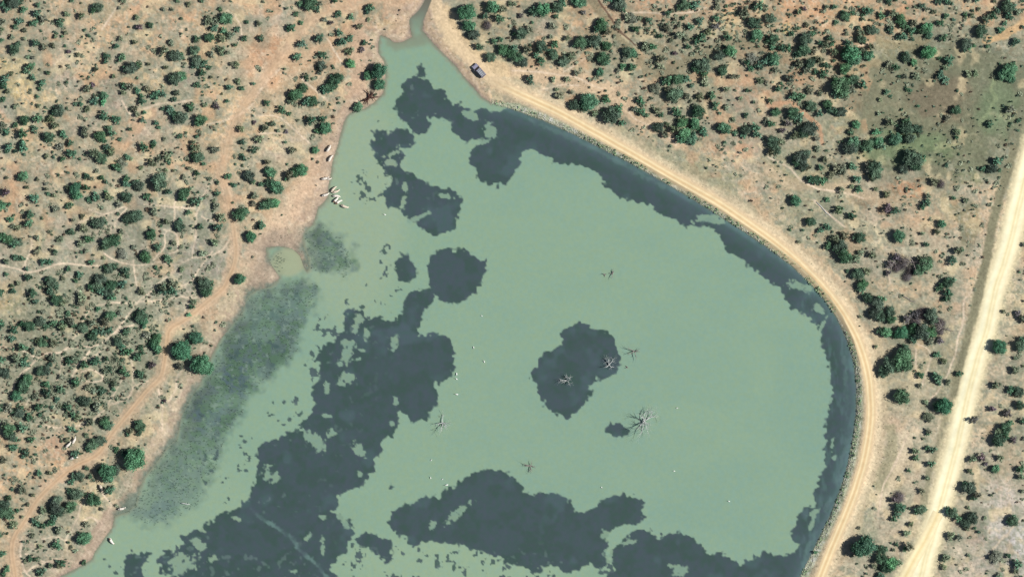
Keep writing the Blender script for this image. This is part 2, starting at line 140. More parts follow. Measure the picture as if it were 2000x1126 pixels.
# canopies: x y r [kind] in plan pixels * 3.992; kinds: none dark, b bright, g grey-green, p leafless purple-grey, t tall
SH = {
(0,0,3.992):"""110 25 55;195 80 30;70 80 35;30 40 30;160 20 40;305 45 22;300 110 35;340 150 35;280 185 30;250 195 20;25 175 35;165 175 38;130 215 25;25 235 22;200 240 25;20 318 20;100 295 25g;200 305 20g;125 385 50;150 345 25;290 345 38;350 370 35g;420 362 25;480 175 35;485 205 20;530 118 28;640 130 32;775 62 48;735 85 30;440 290 20g;520 260 22;495 290 15;665 240 15;700 285 18;515 365 14;545 410 22p;615 430 20;265 452 20;230 450 20g;255 525 38;215 560 30;100 578 22;265 610 25;320 545 14;385 570 22;340 650 30b;315 695 20;50 620 40;40 670 35;70 715 25;30 780 28;125 835 22g;300 755 20;310 825 22;470 870 55;440 870 35;200 940 45;305 930 38;35 975 30;130 980 25;190 1050 40;280 1010 35;400 930 40;440 985 35;60 1030 35;20 1020 30;400 1070 50;500 1050 35;370 1090 25;555 1115 30;185 1120 30;915 365 26;840 440 35;830 485 25;960 455 35;755 545 25;1040 540 60;1085 515 35;990 545 30;895 600 20g;1165 505 18g;1060 335 25g;950 310 22g;1095 215 30p;1180 200 30;1075 140 25g;1280 80 18g;1345 80 15;1420 150 15;1390 8 22;1475 40 25;1575 15 18;975 10 28;940 70 15;570 10 18;640 30 10;1630 165 40;1690 170 35;1680 225 35;1770 150 60b;1720 80 22;1860 235 28;1750 250 35;1640 300 45;1735 300 40;1800 280 35;1535 310 35;1340 340 28;1915 305 28;1930 175 20;1835 355 20;1285 400 40g;1380 440 55;1420 440 30;1730 400 40;1650 430 30;1785 415 20;1525 400 45;1550 480 50;1600 500 40;1520 520 30;1580 570 35;1640 530 20;1375 620 60;1420 600 45b;1540 665 28;1850 510 30g;1810 500 20g;1795 685 30;1860 640 30g;1890 690 25;1980 655 18;1680 655 10;1735 735 12;1585 720 12;1650 605 18g;1300 530 20;650 600 12;700 605 12;620 640 12;735 665 22p;690 700 30g;820 750 38b;812 800 28b;745 795 35;690 855 28;600 815 22;640 815 22;975 670 30;1020 680 35;970 725 25;1080 710 30;1155 700 30g;1220 750 40;1275 735 30;1120 790 38;1110 750 20;1060 855 28;1130 880 20;1080 895 25g;820 905 40;800 920 20;920 935 38;1120 940 22;1225 965 26;1245 995 20;1025 1010 18;670 1010 30;670 1050 35;790 1060 50;810 1090 35;860 1000 30;880 1045 30;945 1090 20;710 985 12;1385 725 30;1365 780 25;1335 860 38;1420 920 65;1370 900 35;1490 840 40;1570 940 55;1280 850 18;1410 1065 25;1540 1065 18;1285 1085 20g;1205 1110 25;1885 1005 32g;1890 1110 25;1775 790 18;1600 825 20g;1690 830 30p;1985 955 20p;1510 1115 25""",
(500,0,3.992):"""430 40 60;350 35 30;480 75 30;500 30 25;620 8 25;320 115 25;245 70 15g;280 215 40;250 235 20;355 180 22;30 185 28g;40 305 32;645 115 32;540 155 22g;585 180 22p;745 138 25;810 210 28;890 60 40;870 95 25;880 155 18g;500 305 42;365 345 35;400 380 10;655 260 30;670 330 40;735 305 35;730 405 35;845 335 28;830 390 25p;740 500 42b;325 450 38;525 430 35;465 450 15g;560 450 12g;515 520 45;500 570 20g;600 515 12;395 600 28;440 615 12;230 540 12g;635 620 58;590 680 55;540 700 40;370 690 45;310 740 58;270 790 30;440 790 55;400 800 35;90 800 30;205 860 38;265 890 20;430 940 42;330 940 15g;240 1030 18p;70 1000 35;130 965 28;175 1020 18g;215 985 15g;545 1000 55t;525 930 35;480 1020 28;30 1090 35;230 1110 15;60 20 15;130 95 10;955 560 74t;965 660 50t;875 590 40t;800 835 44b;1640 100 75t;1665 205 55b;1700 275 48;1850 60 60b;1920 80 40;1790 130 30;1800 200 50p;1900 150 40;1740 370 35;1860 320 30;1910 310 25;1830 450 45;1930 390 50;1985 420 50;1985 30 25""",
(1000,0,3.992):"""160 95 35;245 80 65b;220 50 30;360 60 50;345 130 25;400 30 40;530 25 55b;490 10 30;560 100 20p;65 125 25p;320 210 38g;160 180 15;75 265 55;140 235 35;20 270 20;305 290 20g;435 300 25g;15 35 25g;60 55 12;230 370 52;120 390 38;190 430 30;40 450 50;90 490 45;230 480 35;20 380 35;340 350 35;330 430 45;300 400 25;410 485 50;460 440 35;390 490 30;540 330 55;500 350 30;700 200 55;740 250 35;660 230 30;640 330 60;740 360 45;600 350 30;710 460 55;740 490 30;680 450 25;685 565 38b;505 570 28g;845 40 55;830 10 40;860 80 30;760 0 25;900 410 50;940 420 40b;880 460 30;930 530 35;860 520 30;960 520 20;805 460 12;830 550 20;1040 370 42;1095 370 35;1160 460 35g;1150 520 28g;1120 490 20;965 230 32;1065 160 35;1200 220 35;1150 285 25;1170 200 18;1215 110 28;1245 90 20;1340 45 45;1430 45 42;1300 60 25;1385 55 25;1600 60 32;1600 10 25;1460 170 35;1390 215 30;1330 145 20;1270 155 20g;1300 205 20;1590 150 30;1590 210 30p;1670 55 15;1810 100 42;1925 55 40;1975 80 20;1890 190 60;1910 280 55b;1870 320 25;1985 150 30;1480 300 40;1520 260 35;1440 330 30;1370 370 25;1310 280 40g;1350 300 30g;1240 320 20g;1270 420 22p;1540 240 20g;1680 300 35;1670 260 20g;930 150 50g;900 140 30g;1000 150 25g;1040 200 15;1700 405 55b;1620 440 50;1490 510 65;1440 540 45;1500 580 35;1645 555 45;1660 520 25;1520 470 30g;1870 460 50g;1830 500 30;1860 540 25;1920 520 40;1790 480 20;1980 480 35;1995 320 25;140 622 40;320 620 25g;430 620 28g;370 745 40g;490 820 50;600 800 75t;545 830 35;645 885 28;740 775 40;780 900 80;830 850 40;860 960 30;350 700 20g;460 720 18g;1120 695 50g;1210 640 40;1290 620 55;1360 620 35;1340 600 20;1260 740 65;1220 700 40;1310 720 30;1400 670 22;1365 750 30;1460 750 35;1395 790 15;1560 750 35;1585 820 32;1500 640 40g;1670 700 30g;1830 710 18;1720 600 25g;1760 600 20g;1930 635 30g;1980 640 20;1670 840 25g;1620 885 15;1885 800 15;1500 660 25;1780 770 20g;1000 790 35;960 850 25g;1010 870 40;1055 900 22;1130 860 35;1165 900 22;1280 870 40;1300 900 25;1450 870 60;1420 830 25;1330 960 50;1425 965 50b;1140 990 50;1190 1045 35;1260 1010 35;1350 1050 60b;1400 1080 55b;1310 1090 40;1490 1030 40;1460 1000 25;1210 970 25;1655 1000 58b;1610 1000 25;1740 1040 22;1820 1020 45;1810 1060 30;1900 1000 40;1905 1050 35;1985 950 25;1720 930 20;1820 900 25;1660 1110 15""",
(1500,0,3.992):"""20 150 45;40 310 45;30 370 30;40 470 60b;60 550 30;100 380 30;150 380 35;290 320 60;270 400 60;220 430 30;350 270 30;400 260 12;240 100 25g;280 75 20p;165 120 18;70 245 18;180 270 25;235 225 20;210 230 15;300 200 25g;600 130 45;650 110 25;525 180 25;575 100 20;510 60 25;605 65 12;450 60 22g;770 90 42;735 120 20;730 155 18;700 60 14;610 270 20g;475 300 30;400 340 22;450 355 38;720 260 40;700 220 22;720 310 45;740 330 25;810 240 45;760 220 15;880 130 30;860 120 15;935 15 30;970 110 35;1030 160 45;1050 200 40;1010 130 20;990 10 15;1080 70 12;1200 50 25;1225 80 18;1140 60 14g;950 240 35;920 240 15;1130 190 30;1040 290 42;1110 250 40;1180 245 35;1235 220 50b;1250 280 35b;1090 230 20;1120 310 20;1330 20 35;1390 10 30;1410 30 25;1290 100 22;1380 130 28;1440 160 18;1340 185 30;1360 305 32;1590 90 15;1635 75 20;1530 120 22;1580 125 22;1690 155 35;1750 130 42;1780 90 25;1860 55 55;1900 60 35;1870 130 40;1840 190 22;1950 100 35g;1550 10 20;1620 5 25;1760 15 20;1985 15 15;1980 215 18;1800 240 32;1830 235 15;1655 250 55;1730 300 12;1540 350 50;1560 375 25;1600 360 20;1530 395 25;1705 365 20;1920 330 40;640 430 85b;590 420 45;670 470 55b;620 340 30;730 400 28;780 440 48b;800 370 30;500 350 20;510 410 35;590 540 50;620 530 30;480 520 25;400 470 35;330 500 50;300 550 35;440 510 30;430 580 40;370 560 25;350 410 25;510 480 18;240 500 35g;940 510 35;990 530 35;1070 450 45;1060 480 25;1130 490 35b;1245 415 65t;1400 475 40;1330 460 18;1375 535 25;1340 590 40;1375 630 38;1560 580 35g;1610 580 30g;1290 635 12;560 690 82;520 650 45;600 650 50;660 620 45;640 700 40;730 665 42;530 740 40;600 750 25;170 610 40;100 655 15;80 695 30;145 690 12;320 710 35;200 750 35;250 760 40;400 730 25;20 790 25g;60 880 45;330 830 50;460 820 45;480 860 35;400 890 30;570 880 45;520 880 30;190 880 55;240 920 40;320 1010 70;280 1040 60;210 1060 40;250 960 30;20 970 35;30 1100 50;100 1110 35;380 1085 25;150 965 30p;110 1020 25p;1060 600 25g;1150 600 35g;1020 600 15;1080 700 22;1105 710 18;920 720 25;950 755 15;860 890 18g;870 780 20g;1165 830 15;1460 860 45;1390 920 30g;1720 970 32;1885 855 35g;1470 1030 32;1465 1075 18;1870 560 68t;1830 590 50b;1890 620 40b;1900 520 35;1470 710 15;680 975 38b;640 1035 30;950 960 40;1000 980 15;1080 1000 60;1160 1010 45;1070 950 35;840 1030 30b;990 1090 55b;1100 1085 50;860 1110 45b;660 1110 55b;1945 945 20;1885 965 15;1945 1020 12""",
(0,282,3.992):"""80 25 35;195 30 40;125 55 20;60 60 20;200 80 15;480 20 35g;545 5 20;575 75 40;550 60 20;370 90 22;425 100 15;495 115 28;630 115 14;750 75 42;800 110 50;770 90 30;870 60 40;840 25 30;960 150 50g;920 175 40;945 200 25;1000 100 28;1030 110 20g;1130 25 38;1200 12 25;1190 145 38;1240 120 25g;1310 100 40g;1320 130 25;1340 70 18;1550 100 55;1520 30 30;1510 90 25;1540 30 35;1680 45 38g;1480 185 20g;1590 155 18;1545 225 28;1440 255 25g;1360 205 15;1250 195 12;1300 200 20g;1105 185 22g;1900 110 30;1890 85 18;1840 155 12;1980 45 30;1950 250 50;1975 290 25;195 250 45b;170 265 28;60 262 18;300 275 18;220 335 20g;370 310 18g;370 350 20g;385 385 20;680 250 30;725 268 20;800 260 25;835 295 20;765 210 20g;590 230 10;600 345 52t;610 395 48b;540 340 25;680 340 30;625 310 20;560 470 25;530 490 20;50 375 40p;20 480 45b;80 470 20;285 420 38;430 400 22g;445 505 35;245 550 38;240 620 38;90 585 30;150 650 30;110 640 20;185 640 15;300 730 25g;400 680 20g;760 410 42;700 430 25;850 410 35;830 370 15;990 270 30;990 310 35;1090 320 50;1065 300 25;1250 300 72;1220 290 40;1320 370 30;1160 410 35;1190 440 18;1000 410 48;940 470 28g;800 495 20g;1440 395 50;1470 360 28;1410 420 28;1545 450 42;1500 440 25;1550 375 12;1700 385 28;1685 480 35;1670 440 18;1785 250 30;1810 310 18;1835 320 20b;1700 300 18;1640 270 20g;1820 455 12;1060 560 60;1000 580 45;1090 540 30;1205 525 35;1300 605 30;1475 530 25;1405 640 48;1410 590 20;1730 570 42;1710 650 40;1565 640 30;1880 550 62;1930 520 30;1960 715 48t;1985 400 35;1980 460 25;1185 700 45;780 610 55;740 625 35;820 600 30;650 560 25g;580 590 20g;660 660 40;560 680 35;590 690 18;480 740 30g;700 740 40;640 770 35g;900 750 55;840 770 50;930 720 40;820 800 35;950 680 25;960 855 50g;1140 880 50;1130 840 30;1235 800 35;1050 800 25g;1310 890 35;1340 905 18;1680 760 38g;1580 850 30g;1360 770 25g;1420 800 20g;1330 810 15;30 720 40;80 740 45;150 765 45;120 780 35;20 710 30;300 840 30;320 810 18;440 840 25;400 820 15;130 880 30;180 890 32;60 910 28;340 915 32;395 915 30;720 920 25;815 885 18g;680 830 25g;640 840 15;860 970 45;900 950 35;830 960 25;985 980 35;1000 1020 25;970 1010 20;410 1070 50;380 1050 25;450 1100 30;235 1040 35;60 1010 22;215 970 18;545 970 25;625 1015 35;500 1045 22;600 1060 22;790 1050 55;770 1100 50;720 1110 35;880 1100 50;850 1110 35;960 1090 35;150 1080 25g;100 1100 20;1220 960 20;1420 975 25g;1600 1090 60;1560 1050 30;1650 1080 30;1350 1090 40;1270 1110 40;1870 1050 50t""",
(500,282,3.992):"""120 220 50b;90 200 30;160 330 60b;120 300 45;190 360 35;45 310 25;100 470 55;50 480 30;150 460 45b;360 200 55t;310 220 48;260 240 40;245 270 25;290 50 35;465 45 35b;95 140 28g;245 155 12;20 30 20g;50 630 38;30 640 25;205 550 8""",
(1500,282,3.992):"""60 40 50;20 60 35;250 110 60;220 130 45;290 80 45;270 170 45;310 180 30;380 35 28;450 50 12;440 120 28;410 180 28;375 280 45;330 275 35;430 290 40;490 240 30;530 190 35;580 210 40;570 180 30;655 175 38;630 170 20;695 270 32;820 180 65;830 230 60;780 170 40;800 260 35;860 190 40;1120 120 85;1150 160 60;1050 190 45;1090 80 50;1190 120 40;640 30 60;770 20 60;870 10 40;680 10 45;215 440 50t;460 430 25;580 445 12;545 515 35;560 500 25;650 560 38;330 600 47;460 645 35;170 665 15;270 668 15;915 390 35g;930 500 40p;990 515 35;1070 510 12;1230 460 38;1200 490 25;1245 405 25g;1340 310 45p;1290 290 40g;1440 420 20;1540 440 25;1780 130 40;1740 190 45;1670 195 25;1800 205 18;710 350 35b;650 330 20g;570 355 28g;835 350 20g;1385 165 20;1350 620 40b;1315 680 28;1015 710 55t;1200 695 20g;1230 780 25;720 730 48;690 720 35;590 710 42;520 730 40;470 790 35;560 800 65;600 870 65;540 820 40;620 900 40;690 890 35g;720 840 30g;810 865 35g;1480 830 38;1435 905 38;1510 820 20;1235 930 65;1180 980 50;1190 900 40;1050 930 65p;1000 960 50p;1100 990 45p;950 930 35p;1080 1030 50p;1000 885 42p;930 1000 28p;770 985 38;700 1010 50;740 1090 50;690 990 35;615 985 18;1400 1080 50;1350 1100 35;1420 1060 35;1990 780 20;1955 995 10;240 760 18g;405 670 30b""",
(0,564,4):"""20 30 35;110 15 30;270 30 38;400 20 38;290 100 28;460 90 50;500 100 40;430 80 30;650 60 40g;640 110 30g;850 20 50;880 60 40;800 15 35;1110 20 32;990 70 15;1280 10 40;1350 15 40;1620 20 55;540 190 25;350 180 22g;1500 140 26;1520 100 25g;1480 200 20b;860 210 50;830 250 40;890 200 30;945 190 25g;770 155 25;1110 220 55;1130 250 40b;1100 190 35;1130 290 25;660 300 45;720 270 35g;730 370 45;760 340 35;800 330 40;860 320 35;990 330 35;120 320 35;110 390 35;180 270 30;240 290 50;210 260 25;330 250 45;370 290 30;430 270 35;500 300 40;560 250 40;580 280 28;20 270 35;490 260 22;430 420 40;340 420 45;300 400 25;370 380 22;190 455 40;170 465 25;260 480 25;930 410 45;960 440 35;1010 490 35;970 500 25;1230 390 50;1220 440 50b;1180 440 25;1240 480 35;1160 360 30g;1110 460 30;1090 530 40;1190 590 35p;1120 500 20;1430 480 80t;1400 520 45;1540 380 60t;1580 590 88t;1640 620 50b;1410 600 30;20 550 35;140 540 40g;200 580 40;210 540 20;50 650 48;330 640 45;370 640 45;400 590 25;420 540 35;550 560 38;600 545 38;670 590 38;760 560 40;740 580 25;840 545 25;860 630 30;830 640 30g;920 550 25;1100 660 38;1130 680 25;220 700 50;190 760 60;140 830 48b;230 730 40;300 700 18g;370 740 35;490 690 30g;600 725 42;710 670 30g;480 780 38;450 860 28;380 810 40;280 835 25;740 790 30g;700 770 30g;810 800 40;790 770 25;670 870 50;640 870 30;540 920 35;580 980 30;700 880 30;760 920 40g;970 640 35;1000 670 22;890 780 22;900 740 30;80 930 38;160 960 45;110 960 25;240 1000 38;310 920 35;320 980 20;180 920 20;410 920 18;480 920 15;10 940 20;80 1090 55;190 1080 40;40 1070 25;320 1070 15;560 1090 30;600 1110 18;610 1000 35g;830 1040 48;860 1070 40;790 1020 25;710 1040 35;1100 1070 50;1080 1050 30;1020 1105 30;1290 870 18p;1040 540 10;660 230 18;620 225 10""",
(1500,564,4):"""775 70 48;860 110 55;880 80 35;830 190 55;870 210 50;950 180 50;960 240 45;920 340 50b;880 330 35;1040 340 58t;990 370 25;1200 190 60p;1160 200 40p;1270 200 60;1290 240 45;1200 340 75;1260 340 60;1130 310 50;1130 390 40;1350 270 50p;1340 330 45p;1260 400 40g;1040 560 95;960 600 78;1060 480 55;900 640 55;1070 600 60;1040 840 72;1370 910 75t;1320 910 45;1320 510 28;1290 520 15;1190 670 32;1320 690 40;1300 670 28;1330 730 25;1400 725 28;1490 660 30;1185 755 22g;1250 1000 45g;1250 1110 25;1400 30 40;1400 70 35;1370 80 25;1320 5 20;720 215 18g;715 290 8;840 450 18g;730 5 35;1225 575 10;1370 560 30g;1230 880 25g;1980 230 40;1940 190 30p;1835 175 20g;1800 450 62t;1970 440 55;1990 400 40;1990 600 15;1925 540 20;1920 630 38g;1860 365 8;1775 750 38;1890 780 35;1950 800 45;1965 905 45;1930 820 30;1745 935 30p;1860 965 40p;1980 1030 30;1850 1080 50;1800 1110 35;1890 1040 25;1605 1020 35p;1150 255 58p;1080 230 34p;1315 250 48p;1345 400 34p""",
(1500,845,4):"""1800 50 60;1780 60 45;1910 50 28p;1850 10 30;1995 40 20;1810 190 30g;1770 275 40b;1970 280 38;1970 340 30g;1590 200 35g;1660 190 38p;1570 290 25g;1700 240 20p;1570 420 60;1620 480 40;1530 400 35;1600 500 30;1440 620 48;1400 600 30;1480 660 30;1590 660 55;1540 700 45;1550 740 25;1560 580 18g;1910 680 52;1870 690 25;1990 680 12;1690 660 18g;1740 480 15;1980 450 20;1490 810 28;1420 800 40g;1610 740 15;1640 770 18;1560 950 15;1380 970 40g;1370 1040 28g;1470 1025 10;1770 960 60g;1870 950 25;1945 1020 38;1930 1070 30;1700 1090 10;1800 1115 30g;1020 500 58p;980 520 30p;1030 580 50b;1010 630 35;980 670 28;1190 590 48;1160 610 30;1100 585 12;1080 780 32g;1115 710 25g;1100 880 40;1070 900 25;1000 865 18;980 910 15g;1030 1010 25g;735 880 98t;690 900 55;890 905 45;880 980 55;960 1010 60b;920 1050 50;830 1035 22;870 1110 38;770 1050 12;710 740 15;1150 190 30;1145 140 30g;1280 130 32;1240 115 22;1270 240 30;1215 45 15;1245 5 18;1145 35 12;1095 290 18;825 412 8;1140 385 10;1200 450 28g;1240 350 25g;670 175 12;370 930 18""",
(0,845,4):"""100 20 45;110 110 38;255 50 30;210 150 38;190 180 22;30 205 38;130 255 15;130 50 20;740 90 55;790 60 50;700 120 35;600 165 38;530 50 25g;680 15 25g;845 300 82t;800 290 45;910 290 45;1060 200 100t;990 160 45;910 125 28;1000 10 22;1090 5 25;285 165 14;315 310 28;390 310 22g;40 325 12;625 330 45;580 330 25;680 275 25;710 340 22;565 380 28;640 360 25;185 440 42;100 435 18;265 480 20g;265 430 10;450 520 45;440 580 60;560 570 50;470 610 50;530 600 35;430 650 30;345 600 35;600 480 55;555 450 28;640 470 30;665 480 18;740 520 65;710 530 40;865 445 42;40 560 55;60 620 60;20 600 40;75 500 28;80 640 40;120 710 35;145 600 18;90 730 20;225 555 18g;180 650 15g;270 680 25;300 700 30;400 700 38;340 720 28;460 755 35;430 680 30;260 800 25;665 820 60t;680 710 32g;450 870 38;410 880 22g;320 880 22g;0 790 25;20 940 35;240 980 28;280 980 25;200 1000 20g;330 1080 38;310 1095 25;490 1010 38;470 1030 30;400 1030 25g;60 1060 32;30 1100 25;540 850 14;560 890 18g;590 920 20g;660 1010 25;800 590 18g""",
}
# ------------------------------------------------------------------ helpers
COL = SC.collection
rng = np.random.default_rng(7); random.seed(7)
F_ALB = 0.80
def W(px, py, z=0.0): return ((px-1000)*S, (563-py)*S, z)
def lin(c):
    c = np.asarray(c, dtype=np.float64)/255.0
    return np.where(c <= 0.04045, c/12.92, ((c+0.055)/1.055)**2.4)
def alb(c, k=1.0): return tuple(np.clip(lin(c)*F_ALB*k, 0, 0.85))
def sst(a, b, x):
    t = np.clip((x-a)/(b-a), 0, 1); return t*t*(3-2*t)
_tab = rng.random((256, 256))
def vn(x, y, scale, seed=0):
    x = x/scale+seed*17.31; y = y/scale+seed*9.77
    xi = np.floor(x).astype(np.int64); yi = np.floor(y).astype(np.int64)
    fx = x-xi; fy = y-yi; fx = fx*fx*(3-2*fx); fy = fy*fy*(3-2*fy)
    a = _tab[xi & 255, yi & 255]; b = _tab[(xi+1) & 255, yi & 255]; c = _tab[xi & 255, (yi+1) & 255]; d = _tab[(xi+1) & 255, (yi+1) & 255]
    return (a*(1-fx)+b*fx)*(1-fy)+(c*(1-fx)+d*fx)*fy
def fbm(x, y, scale, seed=0, oct=3):
    v = 0; a = 1; t = 0
    for k in range(oct): v = v+a*vn(x, y, scale/(1.93**k), seed+k*3); t += a; a *= .55
    return v/t-0.5                                   # about -0.5 .. 0.5
def sd_poly(P, X, Y):
    d2 = np.full(X.shape, 1e18); ins = np.zeros(X.shape, bool); n = len(P)
    for i in range(n):
        x0, y0 = P[i]; x1, y1 = P[(i+1) % n]; ex, ey = x1-x0, y1-y0
        t = np.clip(((X-x0)*ex+(Y-y0)*ey)/(ex*ex+ey*ey+1e-9), 0, 1)
        d2 = np.minimum(d2, (X-x0-t*ex)**2+(Y-y0-t*ey)**2)
        if ey != 0:
            ins ^= ((y0 > Y) != (y1 > Y)) & (X < x0+(Y-y0)*ex/ey)
    d = np.sqrt(d2); return np.where(ins, -d, d)
def sd_line(P, X, Y):
    d2 = np.full(X.shape, 1e18)
    for i in range(len(P)-1):
        x0, y0 = P[i]; x1, y1 = P[i+1]; ex, ey = x1-x0, y1-y0
        t = np.clip(((X-x0)*ex+(Y-y0)*ey)/(ex*ex+ey*ey+1e-9), 0, 1)
        d2 = np.minimum(d2, (X-x0-t*ex)**2+(Y-y0-t*ey)**2)
    return np.sqrt(d2)
class Field:                                          # a field on a coarse lattice, read anywhere
    def __init__(s, x0, y0, x1, y1, st):
        s.x0, s.y0, s.st = x0, y0, st
        s.xs = np.arange(x0, x1+st, st, dtype=float); s.ys = np.arange(y0, y1+st, st, dtype=float)
        s.X, s.Y = np.meshgrid(s.xs, s.ys); s.v = None
    def __call__(s, x, y):
        u = np.clip((np.asarray(x, float)-s.x0)/s.st, 0, len(s.xs)-1.001); v = np.clip((np.asarray(y, float)-s.y0)/s.st, 0, len(s.ys)-1.001)
        i = u.astype(int); j = v.astype(int); fu = u-i; fv = v-j
        return (s.v[j, i]*(1-fu)+s.v[j, i+1]*fu)*(1-fv)+(s.v[j+1, i]*(1-fu)+s.v[j+1, i+1]*fu)*fv
def smooth_line(P, step=3.0):
    P = np.array(P, float); P = np.vstack([2*P[0]-P[1], P, 2*P[-1]-P[-2]]); out = []
    for i in range(1, len(P)-2):
        n = max(2, int(np.hypot(*(P[i+1]-P[i]))/step))
        for k in range(n):
            t = k/n; a, b, c, d = P[i-1], P[i], P[i+1], P[i+2]
            out.append(0.5*((2*b)+(-a+c)*t+(2*a-5*b+4*c-d)*t*t+(-a+3*b-3*c+d)*t**3))
    out.append(P[-2]); return np.array(out)

lakeF = Field(-120, -120, 2160, 1440, 3); lakeF.v = sd_poly(LAKE, lakeF.X, lakeF.Y)
def lineF(P, st=4):
    f = Field(-120, -120, 2160, 1440, st); f.v = sd_line(P, f.X, f.Y); return f
damF = lineF(smooth_line(DAM_ROAD, 12)); gravF = lineF(GRAVEL); grav2F = lineF(GRAVEL2); trackF = lineF(LEFT_TRACK)
def poly_union(polys, pad=24, st=3):
    f = Field(-120, -120, 2160, 1440, st); f.v = np.full(f.X.shape, float(pad))
    for P in polys:
        a = np.array(P); x0, y0 = a.min(0)-pad; x1, y1 = a.max(0)+pad
        m = (f.xs >= x0) & (f.xs <= x1); n = (f.ys >= y0) & (f.ys <= y1)
        ix = np.ix_(n, m); f.v[ix] = np.minimum(f.v[ix], sd_poly(P, f.X[ix], f.Y[ix]))
    return f
darkF = poly_union(DARK); marshF = poly_union(MARSH); mudF = poly_union(MUD)

def height(x, y):
    """ground height in metres at plan pixels; the water stands at 0"""
    sd = lakeF(x, y); dr = damF(x, y)*S; m = sd*S
    west = 0.035*m+0.25*sst(0, 3, m)+0.9*sst(10, 80, m)*(0.5+fbm(x, y, 260, 5))
    dam = (1.1-np.maximum(0, dr-1.9)*0.32)*sst(930, 1010, np.asarray(x, float))
    h = np.maximum(np.minimum(west, 2.6), dam)
    h = h+0.10*fbm(x, y, 16, 11, 2)*sst(2, 6, m)*sst(2.2, 5, dr)*sst(1.6, 4, trackF(x, y)*S)*sst(4, 7, gravF(x, y)*S)*sst(3, 5, grav2F(x, y)*S)
    h = np.minimum(h, 0.015+np.maximum(m, 0)*0.55)
    return np.where(m < 0, np.maximum(-1.6, m*0.22)-0.01, h)

def new_mesh(name, V, Fc, col=None, smooth=False):
    me = bpy.data.meshes.new(name); V = np.asarray(V, np.float32); Fc = np.asarray(Fc, np.int32); k = Fc.shape[1]
    me.vertices.add(len(V)); me.vertices.foreach_set('co', V.ravel())
    me.loops.add(Fc.size); me.loops.foreach_set('vertex_index', Fc.ravel())
    me.polygons.add(len(Fc)); me.polygons.foreach_set('loop_start', np.arange(0, Fc.size, k, dtype=np.int32)); me.polygons.foreach_set('loop_total', np.full(len(Fc), k, np.int32))
    me.update(calc_edges=True); me.validate()
    if col is not None:
        a = me.color_attributes.new('tint', 'FLOAT_COLOR', 'POINT')
        c = np.ones((len(V), 4), np.float32); c[:, :3] = col; a.data.foreach_set('color', c.ravel())
    if smooth: me.polygons.foreach_set('use_smooth', np.ones(len(Fc), bool))
    return me
def link(name, me, mats=None, parent=None, **props):
    o = bpy.data.objects.new(name, me); COL.objects.link(o)
    if parent is not None: o.parent = parent
    if mats is not None and me is not None and len(me.materials) == 0: me.materials.append(mats)
    for k, v in props.items(): o[k] = v
    return o

